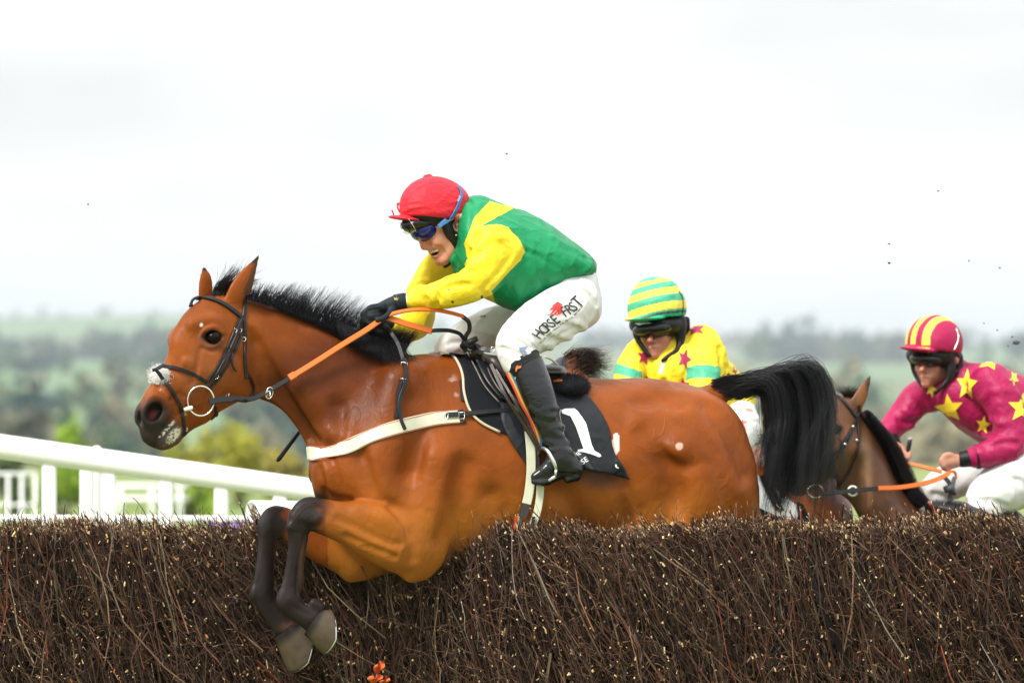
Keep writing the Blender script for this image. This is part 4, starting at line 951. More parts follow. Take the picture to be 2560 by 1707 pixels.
tube_mesh('bit_ring', ringpts(cb, 32*S, 36.5*S, 0, .22), .0032, steel, bd, sides=10, closed=True)
wb = at(471, 1021, cb.y-.01); tube_mesh('bit_wrap', [wb+Vector((-.015, 0, -.004)), wb, wb+Vector((.014, -.003, .004))], [.006, .0075, .006], fluff, bd)
# foam on the bit end / sheepskin tufts
def fl(i, g):
    th = g.uniform(0, 6.28); r_ = g.random()**.5; c0 = (399+g.normal(0, 9), 932+g.normal(0, 8)); p, n = cast(HT, max(c0[0], 392), c0[1]+4, -.4)
    e = Vector((math.cos(th)*1.2-.2, -.5-g.random(), math.sin(th)*1.3+.1)).normalized()*(.004+.008*g.random()*(1+.8*math.sin(th*5)))
    o_ = Vector(((c0[0]-max(c0[0], 392))*S, -.004, 0))
    return [p+o_, p+o_+e*.6+Vector(g.normal(0, .002, 3)), p+o_+e+Vector(g.normal(0, .004, 3))]
for q_ in ((386, 938, .012), (394, 944, .012), (384, 927, .010), (412, 924, .010), (404, 919, .009), (416, 934, .009)): ball('sheepskin_pad', (cast(HT, max(q_[0], 393), q_[1], -.4)[0]+Vector(((q_[0]-max(q_[0], 393))*S, -.002, 0))), q_[2], fluff, bd, (1, .8, .9))
hair('sheepskin', 3200, fl, .0008, bd, mat('sheepskin_white', None, rough=.95), seg=5, colr=((.88, .87, .85), (.80, .78, .76)), seed=12, taper=.5)
# reins
rn = empty('reins', X3(800, 900, -.13), label='orange rubber covered reins of the leading horse, held in the black gloves', cat='reins')
def free_strap(name, pts, w_, m, par, frame=None, thick=.005, n=8, twist=0, tilt=.3):
    A = spl(pts, n); fr = frame or HF; Wp = [Vector(fr.W(P(a[0], a[1], a[2]))[0]) for a in A]
    ns = [Vector((0, -1, tilt+(twist*i/len(A)))).normalized() for i in range(len(Wp))]
    return ribbon(name, Wp, ns, w_*S, thick, m, par)
free_strap('rein_end', [(527, 1006, -.112), (556, 1000, -.118), (590, 996, -.115), (627, 998, -.105), (655, 988, -.105), (690, 968, -.115), (730, 945, -.125)], 12, leather, rn)
free_strap('buckle_tab', [(527, 1005, -.116), (552, 1000, -.122), (585, 997, -.12)], 16, leather, rn)
ball('rein_knot', X3(610, 997, -.11), .012, leather, rn, (1.6, .6, .8), R(10))
free_strap('rubber_grip', [(726, 946, -.127), (790, 907, -.138), (860, 862, -.135), (915, 828, -.12), (950, 803, -.11)], 14, orange, rn, thick=.007)
free_strap('rubber_grip', [(726, 946, -.130), (741, 937, -.132)], 18, orange, rn, thick=.010)
free_strap('rubber_grip', [(955, 800, -.10), (985, 786, -.11), (1035, 777, -.13), (1085, 777, -.14), (1125, 784, -.14), (1158, 793, -.13)], 11, orange, rn, thick=.006, tilt=1.0)
free_strap('rubber_grip', [(960, 792, -.09), (985, 800, -.10), (1020, 812, -.11), (1080, 829, -.10)], 15, orange, rn, thick=.006)
free_strap('rein_end', [(1156, 792, -.13), (1172, 806, -.12), (1174, 826, -.11), (1165, 842, -.10), (1163, 860, -.09)], 11, leather, rn)
free_strap('rein_end', [(1078, 828, -.10), (1100, 827, -.11), (1125, 828, -.11), (1148, 835, -.10), (1160, 848, -.09)], 11, leather, rn, tilt=.7)
kb = X3(1172, 862, -.10)
for a, b in (((-.024, 0, -.006), (.030, -.02, .022)), ((-.022, -.012, .008), (.026, 0, -.012))):
    tube_mesh('knot', [kb+Vector(a), (kb*2+Vector(a)+Vector(b))/2+Vector((0, -.014, 0)), kb+Vector(b)], [.010, .012, .010], leather, rn)
free_strap('rein_tail', [(1185, 862, -.10), (1205, 872, -.14), (1228, 876, -.16)], 13, leather, rn)
free_strap('rein_tail', [(1160, 868, -.09), (1166, 880, -.09)], 12, leather, rn)
buckle(1232, 875, HT, 8, 14, 10, rn, D=-.165, frame=HF)
# breast girth and neck strap
bp_ = empty('breastplate', X3(900, 1090, -.2), label='cream breast girth with black neck strap across the leading horse\'s chest', cat='breastplate')
BG = [(772, 1133), (790, 1136), (815, 1133), (857, 1121), (908, 1099), (950, 1082), (1000, 1066), (1060, 1052), (1110, 1044), (1156, 1041)]
st('breast_band', BG, 35, bp_, cream, lift=.002, thick=.006, nsm=14)
redp = mat('red_piping', (.45, .09, .06), rough=.6)
for s_ in (-1, 1): st('piping', [(x, y+s_*15.5) for x, y in BG], 1.6, bp_, redp, lift=.0075, thick=.002, nsm=14)
st('end_patch', [(1146, 1042), (1160, 1040)], 36, bp_, leather, lift=.004, thick=.006)
st('buckle_strap', [(1112, 1040), (1150, 1038), (1200, 1034), (1250, 1030), (1300, 1029)], 12, bp_, leather, lift=.014)
buckle(1156, 1037, HT, 14, 16, 0, bp_, D=-.265, frame=HF); buckle(1118, 1038, HT, 8, 13, 10, bp_, D=-.26, frame=HF)
st('neck_strap', [(967, 820), (990, 845), (1002, 872), (1010, 905), (1011, 955), (999, 987), (994, 1017), (999, 1050), (1008, 1074)], 10, bp_, leather, lift=.008, nsm=10)
free_strap('neck_strap_top', [(962, 812, -.04), (978, 832, -.085), (995, 858, -.11), (1006, 888, -.135), (1009, 905, -.15)], 10, leather, bp_)
st('neck_strap_end', [(1003, 950), (993, 985), (992, 1020), (987, 1045)], 9, bp_, leather, lift=.004)
buckle(1010, 914, HT, 15, 16, 8, bp_); buckle(1008, 950, HT, 13, 7, 5, bp_); buckle(676, 983, HT, 6, 12, 0, bp_, D=-.11, frame=HF)
tube_mesh('martingale_ring', ringpts(X3(677, 982, -.115), 8*S, 14*S, -12, .5), .0022, steel, bp_, closed=True)
# numnah, saddle, number cloth
clothb = mat('black_cloth', (.006, .007, .010), rough=.85, spec=.2, var=.25, vscale=25, bump=.4, bscale=60, bdist=.004)
clothn = mat('number_cloth_black', (.010, .012, .016), rough=.5, spec=.3, var=.3, vscale=12, bump=.5, bscale=18, bdist=.012)
creases(clothn, 5, .14, .012, .3)
tan_ = mat('tan_piping', (.52, .44, .33), rough=.85, bump=.4, bscale=200, bdist=.002)
whitep = mat('white_print', (.82, .83, .84), rough=.5)
nm = empty('saddle_cloth', X3(1300, 900, 0), label='black saddle cloth with tan piped edge under the leading rider\'s saddle', cat='saddle cloth')
FE = [(1068, 886), (1100, 880), (1130, 889), (1147, 912), (1157, 942), (1160, 980), (1170, 1017), (1185, 1042), (1210, 1062), (1250, 1082)]
RE = [(1400, 930), (1440, 948), (1462, 992), (1487, 1020), (1507, 1050), (1520, 1080), (1527, 1117), (1530, 1142)]
edge_patch('cloth', HT, FE[1:], RE, 26, 26, .007, .006, clothb, nm)
tube_mesh('piping', [cast(HT, x, y, 0)[0]+Vector((0, -.009, .003)) for x, y in spl(FE[1:], 5)], .0048, tan_, nm)
tube_mesh('piping', [cast(HT, x, y, 0)[0]+Vector((0, -.010, .002)) for x, y in spl(RE[1:], 5)], .0042, tan_, nm)
tube_mesh('piping', [X3(1100, 880, 0), X3(1075, 884, .03), X3(1068, 890, .09)], .0048, tan_, nm)
st('side_tab', [(1152, 952), (1154, 975), (1156, 1003)], 8, nm, leather, lift=.003)
edge_patch('cloth_wing', HT, [(1248, 1010), (1252, 1060), (1278, 1110), (1316, 1162)], [(1320, 1020), (1322, 1070), (1320, 1120), (1319, 1164)], 14, 8, .016, .004, clothn, nm)
nc = empty('number_cloth', X3(1480, 1080, -.28), label='black number cloth with a white 1, hanging behind the leading rider\'s boot', cat='number cloth')
lf = lambda u, v: .002+.05*max(0, u-.72)*max(0, math.sin(v*7+.3))**2*3+.05*max(0, u-.8)*v
_, npts = edge_patch('cloth', HT, [(1372, 985), (1390, 1040), (1412, 1100), (1432, 1150), (1446, 1174)], [(1457, 988), (1487, 1020), (1507, 1050), (1520, 1080), (1527, 1117), (1541, 1150), (1571, 1188)], 30, 22, .015, .004, clothn, nc, liftfn=lf)
nco = [o for o in nc.children][0]; _me = nco.data; _of = Vector(nc['_o']); NT = BVHTree.FromPolygons([tuple(v.co+_of) for v in _me.vertices], [tuple(p.vertices) for p in _me.polygons])
one = [(815, 580), (850, 566), (945, 563), (978, 592), (1022, 652), (1060, 712), (1090, 820), (1115, 920), (1145, 985), (1200, 1015), (1214, 1040), (1190, 1050), (1120, 1022), (1040, 1000), (985, 992), (975, 978), (1035, 966), (1005, 880), (960, 750), (905, 640), (862, 626), (820, 612)]
decal('number_one', NT, [[(1200+x/4, 880+y/4) for x, y in one]], whitep, nc, lift=.002, fb=-.2)
text_decal('lettering', 'USE', NT, 1446, 1168, 13, 33, whitep, nc, lift=.002, bold=.0, step=5, fb=-.2)
text_decal('lettering', 'ME', NT, 1438, 1144, 10, 33, whitep, nc, lift=.002, step=5, fb=-.2)
decal('print_corner', NT, [[(1537, 1161), (1541, 1160), (1543, 1167), (1547, 1168), (1546, 1171), (1539, 1168)]], whitep, nc, lift=.002, fb=-.2)
# saddle
sd = empty('saddle', X3(1300, 920, 0), label='small dark racing saddle of the leading horse with cream girth and striped elastic', cat='saddle')
f = Field(1160, 1420, 850, 960, -.16, .16, .005)
f.chain([(1178, 884, 0, 18), (1215, 902, 0, 16), (1280, 920, 0, 18), (1350, 930, 0, 20), (1400, 932, 0, 18)], k=.02, sy=5.2)
fobj('seat', f, HF, brown, sd)
edge_patch('front_flap', HT, [(1166, 878), (1187, 917), (1211, 962), (1246, 1003)], [(1250, 898), (1275, 930), (1290, 970), (1300, 1010)], 14, 10, .024, .006, leather, sd)
edge_patch('flap', HT, [(1204, 890), (1235, 955), (1272, 1000), (1312, 1044)], [(1300, 915), (1320, 960), (1335, 1010), (1348, 1060)], 16, 10, .032, .006, brown, sd)
grey = mat('worn_leather_edge', (.17, .145, .115), rough=.5, var=.3, vscale=40)
for q in ([(1168, 880), (1189, 920), (1213, 965), (1247, 1004)], [(1206, 892), (1237, 957), (1273, 1002), (1312, 1044), (1330, 1080)]):
    A_ = [cast(HT, x, y, 0)[0]+Vector((0, -.040, 0)) for x, y in spl(q, 5)]; tube_mesh('welt', A_, .0026, grey, sd, sides=6)
f = Field(1200, 1300, 870, 965, -.31, -.10, .004)
f.chain([(1213, 892, -.2, 8), (1238, 905, -.25, 14), (1262, 928, -.27, 14), (1275, 942, -.27, 8)], k=.01, sy=.8)
fobj('knee_roll', f, HF, brown, sd)
f = Field(1360, 1490, 915, 1020, -.26, .2, .005)
f.chain([(1392, 972, -.10, 26), (1425, 968, -.12, 31), (1444, 969, -.12, 29)], k=.02, sy=3.0)
o, PT, _pv = fobj('rear_pad', f, HF, mat('black_pile', (.010, .011, .013), rough=.95, spec=.1, bump=1, bscale=160, bdist=.006), sd)
W_, Q_ = _pv; Nn_ = vnorm(W_, Q_)
def pile(i, g):
    k = g.integers(0, len(W_)); p = Vector(W_[k]); n = Vector(Nn_[k]); return [p, p+n*.005, p+n*.008+Vector(g.normal(0, .004, 3))]
hair('pad_pile', 1500, pile, .0008, sd, hairm, seg=4, seed=31)
decal('orange_tab', PT, [[(1383, 950), (1400, 948), (1408, 950), (1404, 954), (1384, 955)]], orange, sd, lift=.004, fb=-.3)
LD = -.318
for dx, c_, nmn in ((-11, (.60, .05, .04), 'red_stripe'), (-6, (.72, .42, .03), 'yellow_stripe'), (-1, (.03, .16, .42), 'blue_stripe')):
    m_ = mat(nmn, c_, rough=.7)
    free_strap('elastic_stripe', [(1277+dx, 932, LD), (1297+dx, 972, LD-.004), (1314+dx, 1010, LD-.004), (1336+dx, 1050, LD), (1350+dx, 1090, LD), (1353+dx, 1112, LD)], 5.4, m_, sd, thick=.004)
    free_strap('elastic_stripe', [(1304+dx*1.2, 1284, -.30), (1298+dx*1.2, 1320, -.28), (1290+dx, 1360, -.26)], 6.4, m_, sd, thick=.004)
free_strap('girth', [(1322, 1075, -.312), (1326, 1120, -.312), (1327, 1175, -.310), (1322, 1225, -.306), (1315, 1258, -.30)], 23, cream, sd)
free_strap('girth', [(1350, 1205, -.318), (1348, 1240, -.315), (1341, 1278, -.31), (1326, 1318, -.30), (1310, 1360, -.28)], 19, cream, sd)
free_strap('girth_end', [(1316, 1254, -.306), (1312, 1270, -.306), (1306, 1288, -.305)], 24, brown, sd)
free_strap('girth_end', [(1334, 1285, -.318), (1330, 1310, -.315)], 9, brown, sd)
free_strap('girth_leather', [(1318, 1040, -.306), (1326, 1090, -.306), (1334, 1140, -.306), (1336, 1170, -.306)], 30, brown, sd, thick=.004)
free_strap('stirrup_leather', [(1228, 912, -.27), (1262, 985, -.345), (1300, 1045, -.35), (1330, 1095, -.35), (1347, 1124, -.35)], 9, brown, sd)
free_strap('stirrup_leather', [(1240, 925, -.27), (1285, 1000, -.355), (1320, 1060, -.355), (1340, 1098, -.355), (1350, 1122, -.355)], 7, brown, sd)
alu = mat('stirrup_alloy', (.62, .63, .64), rough=.28, metal=.9)
iron = empty('stirrup', X3(1365, 1170, -.36), label='silver stirrup iron round the toe of the leading rider\'s black boot', cat='stirrup')
q = [(1346, 1180, -.30), (1343, 1150, -.30), (1345, 1128, -.32), (1354, 1117, -.35), (1366, 1122, -.38), (1377, 1140, -.395), (1385, 1158, -.40), (1388, 1170, -.395)]
A_ = spl(q, 5); tube_mesh('arch', [X3(*a) for a in A_], np.interp(np.linspace(0, 1, len(A_)), [0, .5, .8, 1], [.004, .006, .0075, .005]), alu, iron, sides=10)
tube_mesh('tread', [X3(1346, 1196, -.30), X3(1366, 1200, -.36), X3(1386, 1186, -.395)], .006, alu, iron)
tube_mesh('arch_end', [X3(1386, 1186, -.395), X3(1388, 1168, -.396)], .005, alu, iron)
# whip
wh = empty('whip', X3(750, 1072, .14), label='black riding whip slanting down behind the leading horse\'s neck', cat='whip')
tube_mesh('shaft', [X3(689, 1154, .12), X3(694, 1148, .12), X3(751, 1072, .13), X3(850, 935, .13), X3(925, 832, .10)], [.0045, .0085, .0065, .005, .007], leather, wh)
# ================================================================== the leading rider
SK = (.50, .235, .155)
skin = mat('skin', None, rough=.5, spec=.35, bump=.25, bscale=140, bdist=.001)
silk = mat('silk', None, rough=.5, spec=.3, bump=.8, bscale=9, bdist=.018, bdetail=4, bump2=.6, b2scale=30, b2dist=.006)
white = mat('white_breeches', None, rough=.65, spec=.25, bump=.35, bscale=12, bdist=.010, bdetail=3, bump2=.25, b2scale=45, b2dist=.003)
creases(silk, 3.4, .16, .026, .42, .9, (1, 1, .7)); creases(silk, 8, .12, .008, .16, .8, seed=3.1); creases(white, 4.2, .15, .02, .34, .9, (1, 1, .7), 1.7)
rd = empty('person', X3(1330, 900, 0), label='rider in green and yellow silks and red cap, crouched over the leading bay horse', cat='person')
# --- body: one continuous figure from head to feet
f = Field(896, 1530, 436, 1235, -.42, .40, .0042)
f.ell(1088, 545, 0, 70, 62, .072, k=.02)                              # skull
f.ell(1108, 600, 0, 42, 50, .055, ang=15, k=.02)
f.chain([(1044, 572, 0, 14), (1048, 590, 0, 12)], k=.015, sy=2.2)      # brow
f.chain([(1056, 588, 0, 8), (1056, 604, 0, 8), (1060, 617, 0, 9)], k=.007, sy=1.2)   # nose
f.chain([(1072, 618, -.013, 5.5), (1066, 621, -.011, 5)], k=.006); f.chain([(1072, 618, .013, 5.5), (1066, 621, .011, 5)], k=.006)
f.ell(1070, 625, -.009, 3, 2, .004, k=.003, sub=True)
f.ell(1098, 606, -.048, 20, 16, .016, ang=-20, k=.015)                # cheek bone
f.chain([(1079, 630, 0, 6), (1086, 632, 0, 10)], k=.01, sy=1.7)        # upper lip area
f.chain([(1143, 572, -.05, 18), (1134, 622, -.048, 16), (1112, 650, -.028, 13)], k=.02)   # jaw
f.chain([(1143, 572, .05, 18), (1134, 622, .048, 16), (1112, 650, .028, 13)], k=.02)
f.chain([(1098, 653, 0, 12), (1108, 655, 0, 11)], k=.015, sy=1.4)      # chin
f.chain([(1078, 629, -.018, 3), (1088, 627, -.030, 3), (1098, 626, -.038, 2.5)], k=.005)   # upper lip
f.chain([(1081, 642, -.010, 4.2), (1090, 641, -.028, 4), (1100, 633, -.038, 3)], k=.006)   # lower lip
f.ell(1087, 634.5, -.024, 11, 4.2, .022, ang=-16, k=.003, sub=True)
f.fold([(1074, 612), (1086, 616), (1097, 626), (1103, 640)], 3, hgt=.25, k=.008, sub=True)
f.fold([(1100, 618), (1110, 630), (1112, 645)], 3, hgt=.2, k=.01, sub=True)
f.chain([(1134, 545, -.075, 3.5), (1146, 540, -.08, 3.5), (1155, 549, -.08, 3.5), (1152, 561, -.078, 3.8), (1145, 565, -.075, 4)], k=.004); f.ell(1146, 553, -.070, 9, 10, .008, k=.006)
f.chain([(1135, 590, 0, 42), (1170, 600, 0, 40), (1205, 610, 0, 46)], k=.03)                 # neck
f.loft([(1160, 520, 640, .12), (1190, 515, 700, .165), (1240, 522, 740, .185), (1285, 534, 760, .185), (1369, 575, 728, .16), (1430, 635, 735, .12), (1470, 670, 750, .07)], k=.03)
f.chain([(1228, 606, -.16, 36), (1200, 700, -.18, 31), (1120, 737, -.14, 25), (1045, 750, -.09, 18), (1008, 754, -.075, 15), (975, 764, -.065, 14)], k=.02)
f.chain([(1150, 620, .15, 36), (1075, 690, .20, 30), (1040, 795, .19, 27), (985, 812, .10, 15), (940, 806, .05, 11)], k=.02)
for s_ in (-1, 1):
    if s_ < 0: f.chain([(1440, 745, -.11, 52), (1370, 800, -.19, 52), (1297, 862, -.25, 42), (1325, 930, -.30, 30), (1354, 1000, -.325, 26), (1380, 1080, -.335, 18), (1400, 1140, -.34, 20), (1372, 1178, -.345, 18), (1345, 1188, -.345, 12)], k=.03)
    else: f.chain([(1420, 745, .11, 52), (1290, 800, .19, 46), (1150, 870, .24, 38), (1200, 950, .30, 32), (1240, 1030, .33, 30), (1290, 1110, .335, 22), (1300, 1160, .34, 22), (1262, 1185, .345, 16)], k=.03)
f.chain([(912, 803, .03, 5), (925, 803, .035, 9), (950, 805, .05, 11)], k=.01)                 # far fist on the mane
w3 = lambda V, s_: np.sin(V[:, 0]*s_)*np.sin(V[:, 2]*s_*1.3+1)*np.sin(V[:, 1]*s_*.9)
def bc(px, py, d, V):
    c = fill(len(V), SK); c = mixc(c, (.56, .17, .12), (blob(px, py, 1060, 616, 13, 12, .6)+blob(px, py, 1098, 608, 22, 16, .8)*.5+blob(px, py, 1100, 653, 18, 12, .7)*.4).clip(0, 1)*.55)
    c = mixc(c, (.50, .16, .14), blob(px, py, 1088, 641, 13, 4.5, .4, -16)*.8*(py > 636)); c = mixc(c, (.07, .02, .02), blob(px, py, 1089, 634, 10, 3.4, .3, -16)*(V[:, 1] > -.047)*.9)
    return c*(1+.05*w3(V, 120)[:, None])
o, BT, _ = fobj('body', f, HF, skin, rd, bc)
teeth = mat('teeth', (.48, .41, .30), rough=.25)
f = Field(1065, 1112, 615, 650, -.06, .03, .0014)
for q in range(5): f.ell(1079+q*3.6, 631.8-q*1.1, -.024-q*.0058, 2.3, 3.2, .004, ang=-12, k=.001)
fobj('teeth', f, HF, teeth, rd)
hairb = mat('short_brown_hair', None, rough=.6)
def sideb(i, g):
    x, y = 1128+g.random()*34, 545+g.random()*22
    p, n = cast(BT, x, y, 0); return [p, p+n*.002+Vector((0, 0, -.004)), p+n*.002+Vector((.001, 0, -.009))]
hair('hair', 260, sideb, .0006, rd, hairb, seg=4, seed=21, colr=((.04, .025, .015), (.08, .05, .03)))
# --- cap cover
red = mat('red_cap_silk', (.66, .018, .035), rough=.6, spec=.3, bump=.8, bscale=20, bdist=.008, bstretch=(1, 1, 2.5), bump2=.5, b2scale=55, b2dist=.003)
creases(red, 7, .12, .006, .28, .9, (1, 1, 1.8))
f = Field(960, 1185, 432, 580, -.14, .14, .0032)
f.ell(1086, 519, 0, 88, 78, .108, ang=6, k=.02); f.ell(1120, 512, 0, 54, 50, .09, k=.02)
f.ell(1075, 622, 0, 170, 82, .3, ang=6, k=.01, sub=True)
f.ell(1028, 549, 0, 58, 8, .082, ang=7, k=.008); f.ell(1024, 562, 0, 50, 9, .075, ang=14, k=.006, sub=True)
f.fold([(1072, 443), (1078, 470), (1082, 510), (1083, 540)], 2, hgt=.5, k=.004)
for q in ([(1010, 530), (1040, 520), (1075, 520)], [(1090, 515), (1110, 500), (1128, 480)], [(1095, 535), (1120, 528), (1150, 530)], [(1020, 500), (1035, 480), (1060, 465)], [(1060, 535), (1090, 530), (1120, 538)], [(1150, 505), (1155, 520), (1150, 535)]):
    f.fold(q, 2.5, hgt=.2, k=.010)
f.chain([(1064, 443, 0, 6), (1074, 441, 0, 6)], k=.006)
o, CT, _ = fobj('cap', f, HF, red, rd)
for q in ([(1000, 532), (994, 518), (997, 508), (992, 512)], [(985, 540), (981, 528), (979, 526)], [(1008, 527), (1012, 524), (1016, 528)]):
    tube_mesh('ribbon_tie', [X3(x, y, 0) for x, y in spl(q, 4)], .0028, red, rd, sides=6)
# black shell, ear guard and chin strap
blk = mat('black_padding', (.006, .006, .007), rough=.5, spec=.3, bump=.3, bscale=60, bdist=.003)
f = Field(990, 1185, 530, 675, -.12, .12, .0032)
f.ell(1088, 540, 0, 80, 42, .090, k=.01); f.ell(1088, 640, 0, 150, 72, .3, ang=4, k=.006, sub=True)
f.chain([(1117, 558, -.068, 13), (1124, 582, -.072, 14), (1140, 600, -.068, 13)], k=.012, sy=.8)
f.chain([(1168, 552, -.060, 12), (1164, 578, -.066, 14), (1144, 600, -.068, 13), (1141, 626, -.058, 9), (1136, 645, -.045, 7), (1122, 658, -.02, 6), (1112, 666, 0, 5), (1122, 658, .02, 6), (1141, 626, .058, 9)], k=.012, sy=.8)
f.ell(1146, 552, -.095, 14, 15, .035, k=.004, sub=True)
fobj('helmet_harness', f, HF, blk, rd)
gold = mat('brass', (.75, .52, .12), rough=.3, metal=.8)
for x, y, D, r_ in ((1141, 590, -.090, 3), (1154, 584, -.092, 4)): ball('stud', X3(x, y, D), r_*S, gold, rd)
for x, y, D in ((1129, 550, -.083), (1159, 557, -.083)): tube_mesh('eyelet', ringpts(X3(x, y, D), 3*S, 3*S, 0, 0, 12), .0008, steel, rd, closed=True, sides=5)
# goggles: one pair on, one pair pushed up
f = Field(1010, 1125, 548, 615, -.10, .10, .0028)
f.ell(1066, 574, 0, 42, 31, .082, ang=-14, k=.004); f.ell(1078, 580, 0, 30, 18, .074, ang=-14, k=.004, sub=True) if 0 else None
f.ell(1050, 612, 0, 12, 14, .018, k=.006, sub=True)
fobj('goggles', f, HF, mat('blue_mirror_lens', (.006, .012, .17), rough=.16, spec=.45), rd)
f = Field(990, 1125, 535, 600, -.11, .11, .0028)
f.ell(1052, 560, 0, 52, 25, .093, ang=-6, k=.004); f.ell(1066, 540, 0, 90, 16, .2, ang=4, k=.004, sub=True)
dl = mat('dark_lens', (.010, .010, .011), rough=.2, spec=.3)
_, GT, _g = fobj('raised_goggles', f, HF, dl, rd)
fr = mat('silver_frame', (.62, .64, .58), rough=.25, metal=.7)
def on(tree, q, lift=.002, fb=-.1): return [cast(tree, x, y, fb)[0]+Vector((0, -lift, 0)) for x, y in spl(q, 4)]
tube_mesh('goggle_frame', on(GT, [(1001, 557), (1005, 570), (1012, 582), (1024, 583), (1040, 576)]), .0022, fr, rd)
tube_mesh('goggle_frame', on(GT, [(1022, 548), (1030, 560), (1040, 576)]), .0016, fr, rd)
bl = mat('blue_strap', (.03, .14, .36), rough=.5)
allT = bvh(np.vstack([_g[0]]), _g[1])
strap('goggle_strap', CT, [(1105, 561), (1120, 551), (1134, 534), (1143, 515), (1149, 498), (1152, 482), (1144, 467)], 9, bl, rd, lift=.003, thick=.003, fb=-.1)
free_strap('goggle_strap', [(1098, 569, -.092), (1107, 561, -.098), (1117, 553, -.100)], 12, bl, rd, thick=.004)
text_decal('strap_lettering', 'TKO', CT, 1146, 505, 5, 68, whitep, rd, lift=.008, step=9, fb=-.1)
text_decal('strap_lettering', '==', CT, 1134, 531, 4, 62, whitep, rd, lift=.008, step=9, fb=-.1)
# --- jacket
GRN, YEL, WHT = (.003, .235, .085), (.80, .60, .020), (.78, .78, .75)
f = Field(950, 1510, 470, 880, -.30, .34, .0042)
f.loft([(1128, 600, 668, .03), (1140, 560, 690, .07), (1152, 515, 700, .12), (1170, 496, 715, .165), (1195, 490, 735, .19), (1221, 495, 752, .2), (1285, 520, 775, .205), (1318, 533, 778, .2), (1369, 557, 752, .19), (1402, 580, 738, .185), (1440, 610, 715, .18), (1475, 640, 698, .15), (1490, 660, 684, .09)], k=.02)
f.chain([(1235, 606, -.165, 46), (1215, 668, -.18, 46), (1188, 712, -.18, 42), (1130, 733, -.15, 38), (1080, 744, -.115, 32), (1046, 750, -.09, 27), (1036, 752, -.085, 24)], k=.025)
f.chain([(1270, 618, -.15, 44), (1255, 640, -.17, 44), (1220, 690, -.18, 42)], k=.03)
f.chain([(1120, 640, .15, 46), (1078, 690, .20, 42), (1048, 750, .21, 42), (1042, 800, .195, 42), (1012, 822, .15, 34), (980, 818, .10, 26)], k=.025)
f.chain([(1200, 520, -.05, 24), (1182, 560, -.07, 18), (1162, 610, -.07, 16), (1140, 650, -.05, 14)], k=.02)       # collar
f.chain([(1195, 520, .05, 26), (1168, 560, .08, 22), (1155, 610, .075, 18), (1140, 650, .05, 14)], k=.02)
for q, r_, h_ in (([(1290, 640), (1258, 680), (1220, 722)], 8, .25), ([(1298, 622), (1270, 665), (1236, 705)], 5, .3), ([(1186, 640), (1200, 620), (1228, 600), (1262, 598)], 8, .3), ([(1160, 690), (1185, 676), (1215, 650)], 9, .25), ([(1120, 712), (1150, 702), (1180, 698)], 8, .25),
        ([(1075, 730), (1085, 745), (1078, 765)], 5, .3), ([(1100, 722), (1112, 740), (1108, 765)], 6, .2), ([(1180, 610), (1190, 640), (1180, 668)], 7, .3), ([(1330, 690), (1345, 720), (1330, 752)], 12, .15), ([(1290, 700), (1300, 740), (1288, 765)], 10, .15),
        ([(1400, 640), (1430, 660), (1465, 668)], 9, .2), ([(1380, 600), (1410, 620), (1450, 640)], 9, .15), ([(1475, 650), (1470, 672), (1450, 680)], 6, .3), ([(1060, 680), (1080, 700), (1100, 702)], 7, .3), ([(1050, 720), (1070, 735), (1100, 730)], 7, .25)):
    f.fold(q, r_, hgt=h_, k=.018)
for q, r_ in (([(1317, 633), (1350, 645), (1388, 668), (1423, 693)], 3), ([(1275, 650), (1240, 695), (1205, 728)], 4), ([(1195, 590), (1180, 625), (1170, 660)], 5), ([(1110, 726), (1140, 716), (1172, 716)], 5), ([(1350, 690), (1362, 715), (1352, 745)], 9), ([(1408, 690), (1412, 712), (1404, 726)], 4), ([(1170, 500), (1185, 530), (1175, 570)], 4), ([(1088, 728), (1096, 745), (1092, 768)], 4)):
    f.fold(q, r_, hgt=.3, k=.014, sub=True)
SLV = [(1203, 568), (1240, 564), (1270, 573), (1296, 599), (1313, 633), (1301, 655), (1278, 678), (1237, 724), (1195, 760), (1100, 800), (900, 800), (900, 700), (1110, 690), (1160, 664), (1172, 650), (1160, 612), (1168, 594), (1188, 547), (1226, 504), (1284, 522), (1236, 550)]
YB2 = [(1195, 742), (1233, 718), (1230, 728), (1236, 750), (1246, 772), (1215, 775)]
def jc(px, py, d, V):
    c = fill(len(V), GRN); near = d < -.02
    y = (inpoly(px, py, SLV) & near) | ((px < 1122) & (d > -.02)) | ((d > .06) & (px < 1165) & (py > 560)) | (inpoly(px, py, YB2)) | ((d > .14) & (py > 600) & (px < 1210))
    c[y] = YEL; c[(px < 1170) & (d < .0) & (py > 655) & (py < 700) & (px > 1118) & (d > -.12)] = GRN
    y2 = (py < 545) & (px > 1222) & (px < 1290) & (d > -.02); c[y2] = YEL
    for x, y_, r_ in ((1133, 756, 2.2), (1124, 727, 1.6), (1206, 745, 2.5)): c[((px-x)**2+(py-y_)**2 < r_*r_*2.5) & near] = (.06, .045, .02)
    return c
o, JT, _ = fobj('jacket', f, HF, silk, rd, jc, wr=.0020, wsc=40)
